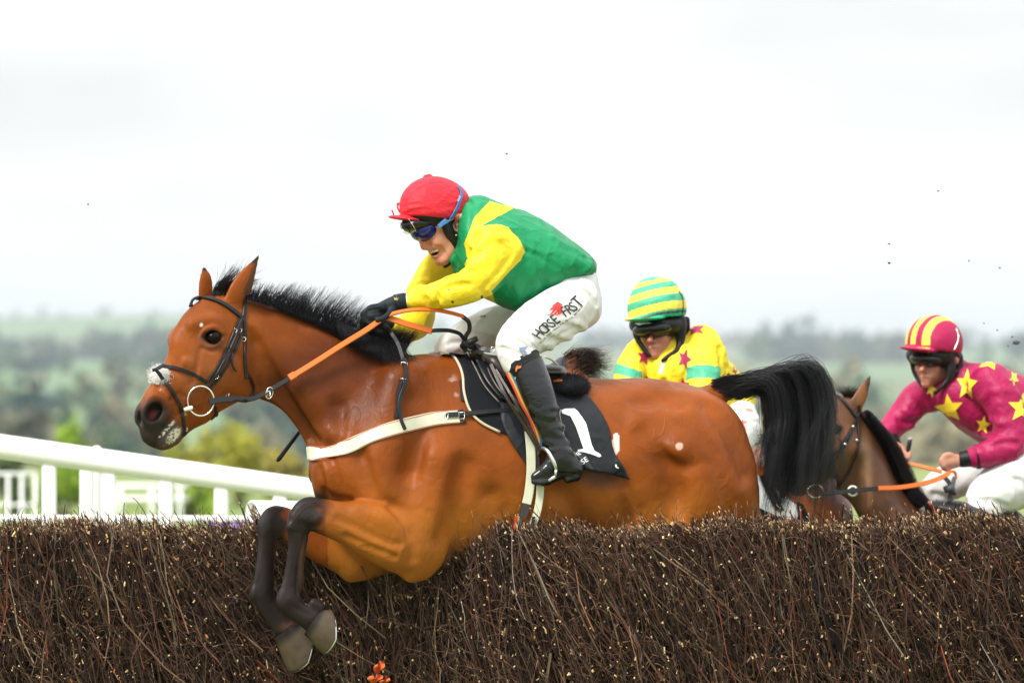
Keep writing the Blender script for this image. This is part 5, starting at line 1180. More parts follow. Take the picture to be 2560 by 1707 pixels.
# dark elastic round the near wrist, white cuff
def armring(name, c, axis, r, rt, m, parent, fr_=HF, n=30):
    c = np.array(P(*c)); a = np.array(axis, float); a /= np.linalg.norm(a); u = np.cross(a, [0, 1, 0]); u /= np.linalg.norm(u); v = np.cross(a, u)
    q = [c+r*(u*math.cos(t)+v*math.sin(t)) for t in np.linspace(0, 2*math.pi, n, endpoint=False)]; Wq = fr_.W(np.array(q))
    return tube_mesh(name, [Vector(w_) for w_ in Wq], rt, m, parent, closed=True, sides=6)
for k_ in (-4, 0, 4): armring('wrist_elastic', (1062+k_, 749, -.103), (1, .3, .1), 28.5*S+abs(k_)*-.0001, .0038, blk, rd)
f = Field(990, 1055, 720, 790, -.15, 0, .003); f.chain([(1048, 750, -.092, 20), (1020, 753, -.08, 18.5), (1006, 755, -.076, 17)], k=.01); fobj('cuff', f, HF, mat('white_knit', (.74, .72, .74), rough=.8), rd)
# near glove: palm, four fingers closed on the rein, thumb
f = Field(896, 1030, 722, 830, -.15, .03, .0024)
f.chain([(1014, 752, -.077, 17.5), (990, 758, -.072, 19), (968, 768, -.068, 19), (948, 778, -.066, 18)], k=.014, sy=1.1)
for j, D in enumerate((-.098, -.078, -.058, -.038)):
    o_ = j*1.5
    if not j: f.ell(934, 789, -.072, 25, 21, .046, k=.006)
    f.chain([(958-o_, 768+o_, D+.004, 10), (930-o_*1.5, 770+o_, D, 8.2), (914-o_, 782+o_, D-.002, 7.8)], k=.005)
    f.chain([(914-o_, 782+o_, D-.002, 7.8), (914, 797+o_*.5, D, 7.4), (926, 808, D, 7), (938, 808, D, 6.4)], k=.004)
f.chain([(985, 772, -.090, 9), (972, 788, -.105, 8.2), (958, 797, -.115, 7.4), (946, 801, -.117, 6.4)], k=.007)
for j in range(3): f.fold([(950+j*2, 763+j*9), (925, 768+j*9)], 1.6, hgt=.3, k=.004, sub=True)
glv = mat('navy_glove', (.008, .014, .020), rough=.6, spec=.3, bump=.3, bscale=50, bdist=.004)
o, VT, _ = fobj('glove', f, HF, glv, rd)
f = Field(965, 1030, 718, 800, -.15, 0, .003); f.chain([(1010, 754, -.077, 21), (990, 758, -.074, 21.5)], k=.004, sy=1.05); f.ell(1035, 735, -.08, 14, 60, .1, ang=-24, k=.003, sub=True); f.ell(970, 740, -.08, 12, 60, .1, ang=-24, k=.003, sub=True)
o, ST, _ = fobj('wrist_strap', f, HF, glv, rd)
text_decal('glove_mark', 'M', ST, 984, 741, 8, -5, gold, rd, lift=.002, step=9, fb=-.1); text_decal('glove_mark', 'W', ST, 984, 751, 8, -5, gold, rd, lift=.002, step=9, fb=-.1)
f = Field(890, 1010, 780, 840, -.05, .14, .003)
f.chain([(985, 814, .10, 19), (955, 808, .06, 16), (930, 803, .04, 14)], k=.01)
for j in range(4): f.chain([(935, 798+j, .03+j*.018, 7.5), (912, 797, .03+j*.018, 7), (905, 806, .03+j*.018, 6.5), (914, 814, .03+j*.018, 6)], k=.004)
f.chain([(950, 800, .03, 8), (930, 794, .015, 7), (915, 795, .01, 6)], k=.004)
fobj('glove', f, HF, glv, rd)
# --- breeches
f = Field(1060, 1525, 640, 960, -.36, .36, .0042)
f.loft([(1385, 690, 790, .12), (1410, 672, 800, .165), (1440, 662, 830, .178), (1470, 660, 822, .16), (1488, 676, 810, .135), (1497, 715, 800, .10), (1503, 740, 785, .05)], k=.03)
f.chain([(1440, 758, -.11, 62), (1395, 785, -.16, 66), (1340, 820, -.21, 63), (1292, 860, -.25, 53), (1300, 900, -.275, 47), (1318, 930, -.29, 42)], k=.03)
f.chain([(1420, 760, .11, 60), (1300, 795, .19, 54), (1205, 828, .22, 50), (1135, 868, .24, 46), (1130, 900, .26, 44), (1160, 945, .28, 40)], k=.03)
for q, r_, h_ in (([(1258, 835), (1285, 842), (1320, 862)], 7, .3), ([(1250, 858), (1282, 868), (1315, 885)], 7, .3), ([(1262, 885), (1290, 895), (1320, 905)], 7, .3), ([(1400, 800), (1435, 808), (1470, 825)], 10, .25), ([(1375, 830), (1410, 840), (1440, 850)], 10, .25), ([(1480, 740), (1488, 770), (1470, 800)], 8, .25),
        ([(1455, 700), (1475, 712), (1486, 735)], 6, .3), ([(1440, 715), (1465, 725), (1482, 745)], 6, .3), ([(1350, 850), (1375, 868), (1400, 880)], 9, .25), ([(1130, 840), (1160, 845), (1200, 860)], 6, .3), ([(1160, 820), (1200, 822), (1230, 832)], 6, .3), ([(1120, 870), (1150, 868), (1180, 880)], 6, .3), ([(1345, 790), (1380, 780), (1420, 760)], 9, .15)):
    f.fold(q, r_, hgt=h_, k=.014)
for q, r_ in (([(1265, 846), (1295, 855), (1322, 872)], 4), ([(1256, 872), (1288, 884), (1318, 896)], 4), ([(1400, 812), (1440, 822), (1468, 838)], 5), ([(1370, 845), (1405, 856), (1430, 862)], 5), ([(1405, 725), (1440, 722), (1470, 738), (1490, 765)], 2.5), ([(1345, 872), (1360, 858), (1400, 838), (1440, 818)], 3), ([(1120, 858), (1160, 856), (1195, 870)], 3)):
    f.fold(q, r_, hgt=.3, k=.012, sub=True)
def wc(px, py, d, V):
    c = fill(len(V), (.73, .73, .73)); c = mixc(c, (.60, .59, .55), ((w3(V, 20)*.5+.5)*.35*sstep(py, 780, 900)).clip(0, 1)); c = mixc(c, (.55, .58, .55), (blob(px, py, 1185, 795, 30, 12, .9)*(d > 0)*.4))
    c = mixc(c, (.10, .085, .05), ((blob(px, py, 1206, 790, 8, 3, .5)+blob(px, py, 1210, 791, 3, 3, .5))*(w3(V, 300) > -.4)*(d > 0)).clip(0, 1)*.8); c = mixc(c, (.62, .62, .72), inpoly(px, py, [(1412, 712), (1455, 690), (1462, 698), (1420, 728)])*.5)
    return c
o, WT, _ = fobj('breeches', f, HF, white, rd, wc, wr=.0013, wsc=44)
ink = mat('black_print', (.02, .022, .025), rough=.6); rink = mat('red_print', (.75, .03, .02), rough=.5); patchm = mat('white_patch', (.84, .84, .86), rough=.55)
decal('logo_patch', WT, [[(1296, 826), (1340, 790), (1392, 755), (1442, 738), (1470, 752), (1452, 782), (1400, 812), (1352, 868), (1345, 870)]], patchm, rd, lift=.0012, step=8, fb=-.3)
z6 = lambda q: [(1200+x/6, 620+y/6) for x, y in q]
def lettering(s_, base, hs, angs, m, sx=.75):
    for ch, (x, y), h_, a_ in zip(s_, base, hs, angs): text_decal('lettering', ch, WT, 1200+x/6, 620+y/6, h_/6, a_, m, rd, lift=.0035, sx=sx, step=5, fb=-.3, shear=-.12, bold=.008)
lettering('HORSE', [(900, 1378), (978, 1308), (1035, 1250), (1098, 1200), (1150, 1152)], [165, 160, 160, 160, 165], [52, 49, 46, 44, 40], ink, .70)
lettering('FRST', [(1276, 1040), (1344, 1002), (1420, 955), (1482, 902)], [165, 160, 160, 185], [32, 33, 38, 42], ink, .72)
hrs = [z6([(1165, 803), (1240, 850), (1222, 868), (1218, 905), (1240, 930), (1225, 975), (1180, 1003), (1130, 1012), (1165, 985), (1175, 945), (1150, 920), (1120, 928), (1088, 900), (1115, 868), (1060, 905), (1100, 850)]),
       z6([(1060, 905), (1115, 880), (1100, 912), (1020, 952)]), z6([(1100, 925), (1150, 915), (1105, 965), (1060, 1008), (985, 1012), (1050, 990)]), z6([(1160, 930), (1170, 955), (1130, 1005), (1085, 1008), (1120, 975)])]
decal('horse_emblem', WT, hrs, rink, rd, lift=.0035, step=6, fb=-.3)
sm_ = 'Irish Supplements For Horses Worldwide'; bx = np.array([(915, 1430), (1010, 1335), (1120, 1235), (1230, 1150), (1340, 1075), (1440, 1000), (1550, 870)], float); bs = spl(bx, 6); L_ = np.r_[0, np.cumsum(np.linalg.norm(np.diff(bs, axis=0), axis=1))]
for i, ch in enumerate(sm_):
    if ch == ' ': continue
    t = L_[-1]*i/len(sm_); x, y = np.interp(t, L_, bs[:, 0]), np.interp(t, L_, bs[:, 1]); x2, y2 = np.interp(t+10, L_, bs[:, 0]), np.interp(t+10, L_, bs[:, 1])
    text_decal('small_lettering', ch, WT, 1200+x/6, 620+y/6, 5, math.degrees(math.atan2(-(y2-y), x2-x)), ink, rd, lift=.003, sx=.85, step=20, fb=-.3, bold=.015)
decal('blue_print', WT, [[(1297, 868), (1320, 866), (1312, 874), (1318, 880), (1300, 880)], [(1302, 885), (1318, 883), (1310, 892)]], mat('blue_grey_print', (.18, .22, .34), rough=.6), rd, lift=.002, fb=-.3)
# --- boots
bootm = mat('polished_black_boot', (.006, .007, .008), rough=.22, spec=.42, coat=.1, bump=.4, bscale=11, bdist=.012, bdetail=3, bstretch=(1, 1, 2.2), bump2=.15, b2scale=40, b2dist=.003)
f = Field(1265, 1480, 890, 1225, -.44, -.22, .0036)
f.chain([(1318, 915, -.292, 42), (1335, 960, -.312, 42), (1350, 1000, -.325, 40), (1364, 1040, -.332, 35), (1378, 1080, -.336, 30), (1391, 1110, -.338, 29), (1401, 1140, -.34, 31)], k=.01)
f.chain([(1401, 1140, -.34, 31), (1420, 1162, -.34, 29), (1434, 1168, -.34, 24)], k=.02); f.chain([(1400, 1145, -.34, 30), (1380, 1165, -.345, 27), (1358, 1180, -.345, 20), (1340, 1188, -.345, 14)], k=.02)
f.ell(1300, 897, -.29, 60, 19, .1, ang=-20, k=.004, sub=True)
f.chain([(1334, 1200, -.345, 7), (1360, 1200, -.345, 11), (1388, 1190, -.342, 9), (1410, 1184, -.34, 7)], k=.006, sy=2.0); f.chain([(1418, 1193, -.34, 11), (1440, 1187, -.34, 11)], k=.004, sy=1.7)
f.fold([(1312, 988), (1345, 976), (1388, 962)], 2.4, hgt=.5, k=.004)
for q, r_, h_ in (([(1328, 1018), (1350, 1034), (1378, 1040)], 5, .35), ([(1362, 1022), (1385, 1018), (1400, 1024)], 4, .35), ([(1340, 1050), (1372, 1066), (1404, 1066)], 5, .35), ([(1356, 1080), (1378, 1078), (1402, 1088)], 4, .35), ([(1366, 1100), (1388, 1108), (1414, 1104)], 5, .35), ([(1374, 1124), (1398, 1120), (1424, 1128)], 4, .35)):
    f.fold(q, r_+2, hgt=.22, k=.012)
f.fold([(1436, 1142), (1440, 1160), (1440, 1180)], 2, hgt=.4, k=.003); f.fold([(1340, 1194), (1370, 1180), (1400, 1178), (1438, 1180)], 1.8, hgt=.3, k=.003, sub=True)
fobj('boot', f, HF, bootm, rd)
f = Field(1150, 1345, 930, 1225, .20, .44, .005)
f.chain([(1190, 950, .30, 42), (1240, 1040, .33, 36), (1280, 1105, .338, 29), (1295, 1150, .34, 30)], k=.01); f.chain([(1320, 1170, .34, 24), (1290, 1165, .34, 27), (1255, 1188, .345, 18), (1236, 1192, .345, 13)], k=.02)
fobj('boot', f, HF, bootm, rd)
f = Field(1265, 1370, 870, 945, -.40, -.18, .0034)
f.chain([(1305, 902, -.280, 45), (1312, 918, -.288, 45)], k=.01); f.ell(1290, 868, -.28, 75, 27, .14, ang=-22, k=.006, sub=True); f.ell(1335, 950, -.29, 75, 24, .14, ang=-16, k=.006, sub=True)
for q in ([(1280, 912), (1310, 898), (1350, 888)], [(1282, 922), (1315, 908), (1355, 898)], [(1290, 904), (1320, 893), (1345, 880)]): f.fold(q, 3, hgt=.35, k=.006)
o, KT, _ = fobj('sock', f, HF, blk, rd)
decal('orange_print', KT, [[(1288, 922), (1292, 914), (1300, 915), (1304, 912), (1302, 920), (1294, 922), (1290, 930)]], mat('orange_print', (.7, .18, .05), rough=.6), rd, lift=.002, fb=-.35)
# ================================================================== second pair: yellow silks, behind the leading quarters
F2 = Frame([1250, 2250], [1.0, 3.2])
MINT, LYEL, MAR = (.07, .42, .24), (.84, .68, .08), (.36, .008, .07)
def X2(px, py, d=0): return Vector(F2.W(P(px, py, d))[0])
h2 = empty('racehorse', X2(1800, 1600), label='chestnut racehorse mostly hidden behind the leading horse, its dark mane blown back', cat='horse')
f = Field(1290, 2160, 860, 1500, -.34, .34, .009)
f.loft([(1400, 900, 985, .07), (1460, 935, 1080, .09), (1540, 990, 1250, .14), (1640, 1050, 1400, .22), (1760, 1090, 1440, .27), (1900, 1120, 1450, .28), (2020, 1130, 1440, .27), (2090, 1170, 1400, .2), (2125, 1235, 1340, .1)], k=.03)
f.chain([(1425, 930, 0, 42), (1380, 955, 0, 38), (1340, 1020, 0, 26), (1320, 1060, 0, 22)], k=.03, sy=.8)
f.chain([(1432, 905, -.03, 12), (1440, 885, -.03, 7)], k=.01)
for s_ in (-1, 1): f.chain([(2050, 1300, .14*s_, 80), (2080, 1420, .14*s_, 45), (2070, 1490, .14*s_, 34)], k=.03); f.chain([(1620, 1330, .14*s_, 60), (1590, 1430, .14*s_, 34), (1600, 1490, .14*s_, 28)], k=.03)
chest = mat('chestnut_coat', None, rough=.45, spec=.35, var=.18, vscale=6, bump=.2, bscale=120, bdist=.002)
def c2(px, py, d, V):
    c = fill(len(V), (.32, .08, .016)); return mixc(c, (.045, .052, .065), inpoly(px, py, [(1340, 880), (1410, 880), (1413, 965), (1340, 965)])*1.)
_, T2, _ = fobj('body', f, F2, chest, h2, c2)
tube_mesh('hood_piping', [X2(x, y, -.07) for x, y in spl([(1362, 892), (1380, 900), (1396, 918), (1402, 945)], 4)], .004, tan_, h2)
strap('hood_strap', T2, [(1410, 895), (1407, 920), (1398, 950)], 11, leather, h2, fb=1.4)
def m2(i, g):
    x, y = 1408+g.random()*50, 872+g.random()*55+8; ex, ey = x+38+g.random()*48, y-22+g.random()*50
    return [X2(x, y+6, -.02+g.normal(0, .02)), X2(x+18, y-6+g.normal(0, 4), -.03), X2((x+ex)/2+8, (y+ey)/2+g.normal(0, 5), -.02), X2(ex, ey, g.normal(0, .03))]
hair('mane', 900, m2, .0012, h2, hairm, seg=8, seed=41, colr=((.012, .008, .006), (.10, .045, .028)), jit=.02)
wcl = mat('white_cloth', (.80, .81, .82), rough=.6, bump=.4, bscale=14, bdist=.01)
nc2 = empty('number_cloth', X2(1940, 1260, -.25), label='white and black number cloth low behind the black tail, just above the fence', cat='number cloth')
edge_patch('cloth', T2, [(1860, 1170), (1866, 1230), (1872, 1320)], [(1984, 1262), (1988, 1290), (1990, 1330)], 12, 14, .012, .006, wcl, nc2, fb=2.3)
edge_patch('black_band', T2, [(1890, 1195), (1912, 1240), (1930, 1275)], [(1905, 1190), (1928, 1235), (1950, 1278)], 10, 5, .022, .004, clothb, nc2, fb=2.3)
edge_patch('black_band', T2, [(1888, 1270), (1940, 1292), (1992, 1300)], [(1888, 1290), (1938, 1312), (1992, 1330)], 10, 5, .022, .004, clothb, nc2, fb=2.3)
edge_patch('black_edge', T2, [(1986, 1255), (1990, 1290), (1994, 1330)], [(2000, 1262), (2012, 1290), (2020, 1330)], 8, 5, .016, .004, clothb, nc2, fb=2.3)
# rider 2
FR2 = Frame([0, 3000], [1.9, 1.9])
def Y2(px, py, d=0): return Vector(FR2.W(P(px, py, d))[0])
r2 = empty('person', Y2(1740, 1150), label='rider in yellow silks with maroon stars, mint armbands and a yellow and green hooped cap', cat='person')
def face(f, cx, cy, s, dx, dc):
    """front three quarter face: cx, cy = bridge of the nose, s = scale, dx = how far the nose points left"""
    g = lambda x, y: (cx+x*s, cy+y*s)
    f.ell(*g(6, 0), dc+.03, 47*s, 58*s, .068, k=.015); f.ell(*g(5, 34), dc+.02, 38*s, 36*s, .058, k=.02)
    f.chain([(*g(-8-dx*.2, -2), dc-.035, 6*s), (*g(-12-dx*.5, 12), dc-.052, 6.5*s), (*g(-13-dx, 22), dc-.062, 8*s)], k=.008)
    f.chain([(*g(-20-dx, 25), dc-.045, 5*s), (*g(-3-dx, 25), dc-.045, 5*s)], k=.008)
    f.chain([(*g(-14-dx, 42), dc-.044, 4.5*s), (*g(-2-dx, 41), dc-.046, 5*s), (*g(12, 41), dc-.036, 3.5*s)], k=.008)
    f.chain([(*g(-12-dx, 51), dc-.040, 4*s), (*g(-2-dx, 52), dc-.042, 5*s), (*g(9, 50), dc-.034, 3.5*s)], k=.008)
    f.chain([(*g(-14-dx, 46.5), dc-.058, 2*s), (*g(0-dx, 46), dc-.060, 2*s), (*g(12, 45), dc-.050, 2*s)], k=.004, sub=True)
    f.ell(*g(-2-dx*.5, 66), dc-.018, 15*s, 12*s, .026, k=.015)
    f.ell(*g(22, 18), dc-.018, 14*s, 11*s, .022, k=.015); f.ell(*g(-26, 18), dc-.01, 11*s, 10*s, .02, k=.015)
f = Field(1520, 1910, 690, 1190, -.22, .34, .0045)
f.ell(1648, 775, .05, 55, 62, .08, k=.02); face(f, 1638, 832, .84, 4, .0)
f.ell(1706, 822, .02, 8, 14, .02, k=.008)
f.chain([(1665, 870, .06, 36), (1690, 900, .10, 50)], k=.03); f.chain([(1690, 925, .10, 80), (1760, 960, .14, 78), (1830, 1040, .17, 60)], k=.03, sy=1.3)
f.chain([(1600, 900, .06, 32), (1572, 940, .0, 28), (1580, 1000, -.06, 24), (1620, 1030, -.1, 18), (1650, 1035, -.12, 16)], k=.02); f.chain([(1770, 870, .08, 38), (1762, 930, .0, 34), (1745, 990, -.06, 30), (1700, 1030, -.1, 20), (1670, 1035, -.12, 16)], k=.02)
f.chain([(1850, 1060, .05, 50), (1800, 1130, -.1, 44), (1790, 1180, -.12, 34)], k=.03); f.chain([(1850, 1060, .26, 50), (1790, 1120, .30, 44), (1780, 1180, .30, 34)], k=.03)
def bc2(cx, cy):
    def q(px, py, d, V):
        c = fill(len(V), (.50, .24, .16)); c = mixc(c, (.60, .20, .16), (blob(px, py, cx-14, cy+20, 12, 10, .6)+blob(px, py, cx-4, cy+57, 18, 12, .6)+blob(px, py, cx+20, cy+18, 14, 10, .7)).clip(0, 1)*.5)
        return mixc(c, (.42, .14, .12), blob(px, py, cx-4, cy+39, 12, 4, .4)*.7)*(1+.05*w3(V, 120)[:, None])
    return q
fobj('body', f, FR2, skin, r2, bc2(1638, 832))
f = Field(1550, 1735, 685, 812, -.14, .19, .0036)
f.ell(1643, 770, .03, 74, 74, .115, k=.01); f.ell(1640, 722, .03, 50, 27, .08, k=.02); f.ell(1650, 865, .03, 300, 72, .5, ang=-5, k=.006, sub=True); f.ell(1611, 797, -.05, 52, 7, .07, ang=-3, k=.006); f.ell(1627, 698, .02, 6, 4, .008, k=.004)
for q in ([(1600, 760), (1640, 752), (1680, 738)], [(1590, 735), (1620, 728), (1660, 720)]): f.fold(q, 3, hgt=.2, k=.01)
def capc(px, py, d, V):
    t = py+.20*(px-1620)-((px-1645)/74)**2*7
    c = fill(len(V), LYEL)
    for a, b in ((660, 701), (712, 727), (744, 763), (783, 840)): c[(t > a) & (t < b)] = MINT
    c[(py > 782) & (t > 784)] = (.02, .42, .20); c[(t > 788) & (t < 794) & (py < 796)] = (.05, .07, .07); c[(py < 702) & (abs(px-1627) < 8)] = MINT; return c
silk2 = mat('cap_silk', None, rough=.6, spec=.3, bump=.8, bscale=22, bdist=.008)
_, C2, _ = fobj('cap', f, FR2, silk2, r2, capc)
f = Field(1550, 1735, 780, 915, -.14, .19, .0036)
f.ell(1645, 812, .035, 72, 36, .110, k=.01); f.ell(1632, 868, -.11, 52, 50, .16, k=.008, sub=True)
f.chain([(1700, 800, .0, 15), (1702, 830, -.005, 14), (1700, 858, -.01, 10), (1690, 878, -.03, 7), (1668, 892, -.045, 6), (1656, 901, -.045, 5)], k=.01); f.chain([(1585, 806, 0, 8), (1590, 840, -.02, 7), (1606, 868, -.03, 6), (1625, 890, -.04, 4)], k=.008); f.chain([(1716, 800, .05, 10), (1717, 830, .06, 9), (1705, 850, .04, 8)], k=.01)
_, H2T, _ = fobj('helmet_harness', f, FR2, blk, r2)
decal('badge', H2T, [[(1588, 808), (1600, 804), (1620, 804), (1629, 808), (1620, 813), (1600, 814)]], fr, r2, lift=.006, fb=1.8)
tube_mesh('cap_strap', [cast(C2, x, y, 1.85)[0]+Vector((0, -.002, 0)) for x, y in spl([(1697, 728), (1706, 745), (1708, 770), (1704, 792)], 4)], .0022, blk, r2, sides=6)
f = Field(1575, 1700, 790, 862, -.14, .1, .0034)
f.ell(1634, 822, -.015, 54, 25, .078, ang=-6, k=.004); f.ell(1624, 850, -.07, 9, 16, .05, k=.008, sub=True)
fobj('goggles', f, FR2, dl, r2)
f = Field(1515, 1905, 800, 1080, -.2, .36, .0048)
f.chain([(1672, 880, .05, 42), (1695, 910, .09, 60)], k=.03); f.chain([(1690, 930, .10, 92), (1760, 965, .14, 92), (1820, 1010, .17, 74)], k=.03, sy=1.3)
f.chain([(1610, 880, .06, 42), (1590, 905, .03, 42), (1572, 940, .0, 38), (1580, 1000, -.06, 34), (1620, 1030, -.1, 24)], k=.025); f.chain([(1755, 860, .08, 50), (1765, 890, .04, 50), (1762, 930, .0, 46), (1745, 990, -.06, 40), (1700, 1030, -.1, 26)], k=.025)
for q, r_ in (([(1640, 905), (1650, 940), (1640, 985)], 8), ([(1680, 900), (1672, 935), (1690, 970)], 8), ([(1620, 920), (1630, 950), (1622, 980)], 7), ([(1700, 860), (1712, 900), (1705, 940)], 8), ([(1790, 850), (1810, 890), (1815, 930)], 8), ([(1580, 880), (1600, 905), (1602, 930)], 6), ([(1660, 940), (1680, 960), (1700, 965)], 7)):
    f.fold(q, r_, hgt=.22, k=.015)
for q in ([(1660, 905), (1662, 945), (1655, 985)], [(1722, 880), (1716, 930), (1712, 975)], [(1800, 870), (1803, 920), (1800, 980)]): f.fold(q, 5, hgt=.3, k=.015, sub=True)
def j2(px, py, d, V):
    c = fill(len(V), (.80, .63, .022)); k = ((px > 1715) & (px < 1800) & (py > 912+(abs(px-1757)/40)**2*6) & (py < 944+(abs(px-1757)/40)**2*6) & (d < .08)) | ((px < 1606) & (py > 908+(px-1545)*.35) & (py < 935+(px-1545)*.28)); c[k] = MINT
    c[(py > 900) & (py < 935) & (abs(px-1655+(py-915)*.3) < 4) & (d < .05)] = (.8, .8, .78); return c
_, J2, _ = fobj('jacket', f, FR2, silk, r2, j2, wr=.0018, wsc=34)
def star(cx, cy, r, rot=0, sx=1., sy=1., shear=0):
    q = []
    for k in range(10):
        a = R(rot-90+36*k); rr = r if k % 2 == 0 else r*.45; x, y = math.cos(a)*rr*sx, math.sin(a)*rr*sy; q.append((cx+x+y*shear, cy+y))
    return q
marm = mat('maroon_star', MAR, rough=.5)
for a in ((1610, 892, 22, 10, .8), (1711, 897, 24, 20, .75, 1.1), (1738, 822, 28, 60, 1.0, .6), (1707, 962, 18, 0), (1617, 950, 12, 0), (1838, 925, 14, 30, .6), (1820, 945, 15, 10)): decal('silk_star', J2, [star(*a)], marm, r2, lift=.002, step=6, fb=1.9)
f = Field(1740, 1920, 980, 1200, -.25, .42, .0065)
f.chain([(1835, 1040, .15, 62), (1842, 1080, .12, 58)], k=.03, sy=1.6); f.chain([(1850, 1070, .05, 56), (1800, 1130, -.1, 50), (1790, 1180, -.12, 38)], k=.03); f.chain([(1850, 1070, .26, 56), (1790, 1120, .30, 50), (1780, 1180, .30, 38)], k=.03)
_, W2, _ = fobj('breeches', f, FR2, white, r2, lambda px, py, d, V: fill(len(V), (.70, .70, .69)))
text_decal('lettering', 'K', W2, 1848, 1062, 16, -25, rink, r2, lift=.004, fb=1.8, bold=.02); text_decal('lettering', 'i', W2, 1860, 1072, 9, -25, rink, r2, lift=.004, fb=1.8, bold=.02)

# ================================================================== third pair: maroon silks with yellow stars
F3 = Frame([1850, 2900], [2.2, 3.4]); FR3 = Frame([0, 3000], [2.9, 2.9])
def X3b(px, py, d=0): return Vector(F3.W(P(px, py, d))[0])
def Y3(px, py, d=0): return Vector(FR3.W(P(px, py, d))[0])
h3 = empty('racehorse', X3b(2400, 1700), label='dark brown racehorse at the right behind the black tail, white fluff on its noseband', cat='horse')
f = Field(1895, 2760, 925, 1560, -.32, .32, .0075)
k_ = .70; f.loft([(t*k_, a*k_, b*k_, w_*.95) for t, a, b, w_ in [(-30, 25, -30, .05), (0, 72, -50, .07), (30, 95, -72, .085), (60, 106, -97, .095), (95, 110, -120, .1), (140, 106, -135, .102), (165, 98, -137, .096), (195, 82, -124, .086), (235, 74, -106, .072), (270, 73, -98, .063), (305, 71, -80, .062), (335, 66, -73, .064), (360, 57, -69, .060), (385, 30, -52, .048), (402, 5, -30, .025)]], a=(2122, 1020), b=(1962, 1222), k=.02)
f.ell(2110, 1120, -.05, 50, 55, .055, k=.02); f.chain([(2136, 1016, -.045, 18), (2150, 990, -.05, 17), (2164, 958, -.05, 10), (2176, 935, -.05, 2)], k=.012, sy=.6); f.chain([(2158, 1000, -.075, 4), (2166, 975, -.075, 6), (2174, 950, -.07, 3)], k=.005, sy=.7, sub=True); f.chain([(2080, 1000, .06, 12), (2078, 975, .06, 9), (2080, 955, .06, 2)], k=.01, sy=.6)
f.ell(2086, 1073, -.10, 13, 10, .03, k=.01, sub=True); f.chain([(2068, 1066, -.09, 4), (2084, 1058, -.095, 5), (2100, 1068, -.09, 4)], k=.006)
f.ell(1958, 1190, -.075, 12, 17, .03, ang=20, k=.01, sub=True)
f.loft([(2092, 1010, 1230, .07), (2130, 1008, 1262, .08), (2170, 1044, 1350, .10), (2205, 1102, 1420, .13), (2240, 1195, 1470, .18), (2290, 1262, 1500, .22), (2350, 1290, 1520, .25), (2500, 1310, 1540, .28), (2680, 1310, 1540, .28), (2740, 1350, 1500, .2)], k=.03)
f.fold([(2150, 1130), (2170, 1220), (2190, 1290)], 14, hgt=.2, k=.05); f.fold([(2135, 1160), (2145, 1240), (2150, 1300)], 10, hgt=.3, k=.05, sub=True)
dark = mat('dark_brown_coat', None, rough=.4, spec=.4, var=.3, vscale=7, bump=.3, bscale=110, bdist=.002, bump2=.3, b2scale=16, b2dist=.01)
def c3(px, py, d, V):
    c = fill(len(V), (.080, .030, .011)); c = mixc(c, (.24, .085, .022), (blob(px, py, 2095, 1090, 40, 60, .8)*.7+blob(px, py, 2155, 990, 16, 50, .5)*.7).clip(0, 1)); c = mixc(c, (.30, .17, .09), blob(px, py, 2160, 1180, 14, 90, .8)*.5)
    c = mixc(c, (.02, .018, .018), (blob(px, py, 1950, 1205, 50, 45, .5)+blob(px, py, 2086, 1073, 18, 13, .4)).clip(0, 1)*.9); return mixc(c, (.04, .02, .015), ((px > 2160) & (py < 975))*.8)
_, T3, _ = fobj('body', f, F3, dark, h3, c3)
ball('eye', X3b(2086, 1073, -.082), .021, em, h3, (1, .9, .85))
def m3(i, g):
    t = g.random(); x = np.interp(t, [0, .25, .5, .75, 1], [2155, 2188, 2215, 2240, 2300]); y = np.interp(t, [0, .25, .5, .75, 1], [1030, 1078, 1130, 1195, 1268]); L_ = np.interp(t, [0, .3, .7, 1], [24, 55, 75, 50])*g.uniform(.5, 1.1)
    a = g.uniform(-.2, .9); return [X3b(x-6, y+4, -.03-.05*g.random()), X3b(x+10, y-6, -.05), X3b(x+14+L_*.4*math.cos(a), y+L_*.4*math.sin(a)+4, -.09), X3b(x+8+L_*.6*math.cos(a), y+L_*(.5+.5*math.sin(a)), -.12)]
hair('mane', 2200, m3, .0014, h3, hairm, seg=7, seed=43, colr=((.008, .007, .007), (.03, .022, .018)))
def f3(i, g):
    x = 2112+g.random()*30; return [X3b(x, 1008, g.normal(0, .02)), X3b(x-4, 990, -.02), X3b(x+g.uniform(-35, 20), 975-g.random()*14, -.03)]
hair('forelock', 260, f3, .0011, h3, hairm, seg=6, seed=44, colr=((.01, .008, .006), (.08, .04, .02)))
b3 = empty('bridle', X3b(2100, 1120, -.1), label='black bridle and white ringed bit on the dark brown horse behind the tail', cat='bridle')
for nm_, q, w_ in (('browband', [(2078, 985), (2098, 995), (2120, 1018), (2142, 1046)], 9), ('headpiece', [(2146, 1012), (2146, 1030), (2140, 1052)], 8), ('cheekpiece', [(2140, 1050), (2128, 1074), (2102, 1112), (2078, 1145), (2058, 1185)], 8), ('cheekpiece', [(2135, 1062), (2120, 1100), (2096, 1135), (2070, 1170)], 6), ('throatlatch', [(2143, 1056), (2146, 1098), (2138, 1140), (2116, 1188), (2088, 1222)], 6), ('noseband', [(1990, 1140), (2020, 1150), (2062, 1178)], 9), ('chin_strap', [(1992, 1160), (1990, 1200), (1998, 1232)], 8)):
    strap(nm_, T3, q, w_, leather, b3, lift=.004, fb=2.4)
for x, y in ((2132, 1066), (2141, 1100), (2112, 1110)): ball('buckle', cast(T3, x, y, 2.4)[0]+Vector((0, -.012, 0)), .006, steel, b3)
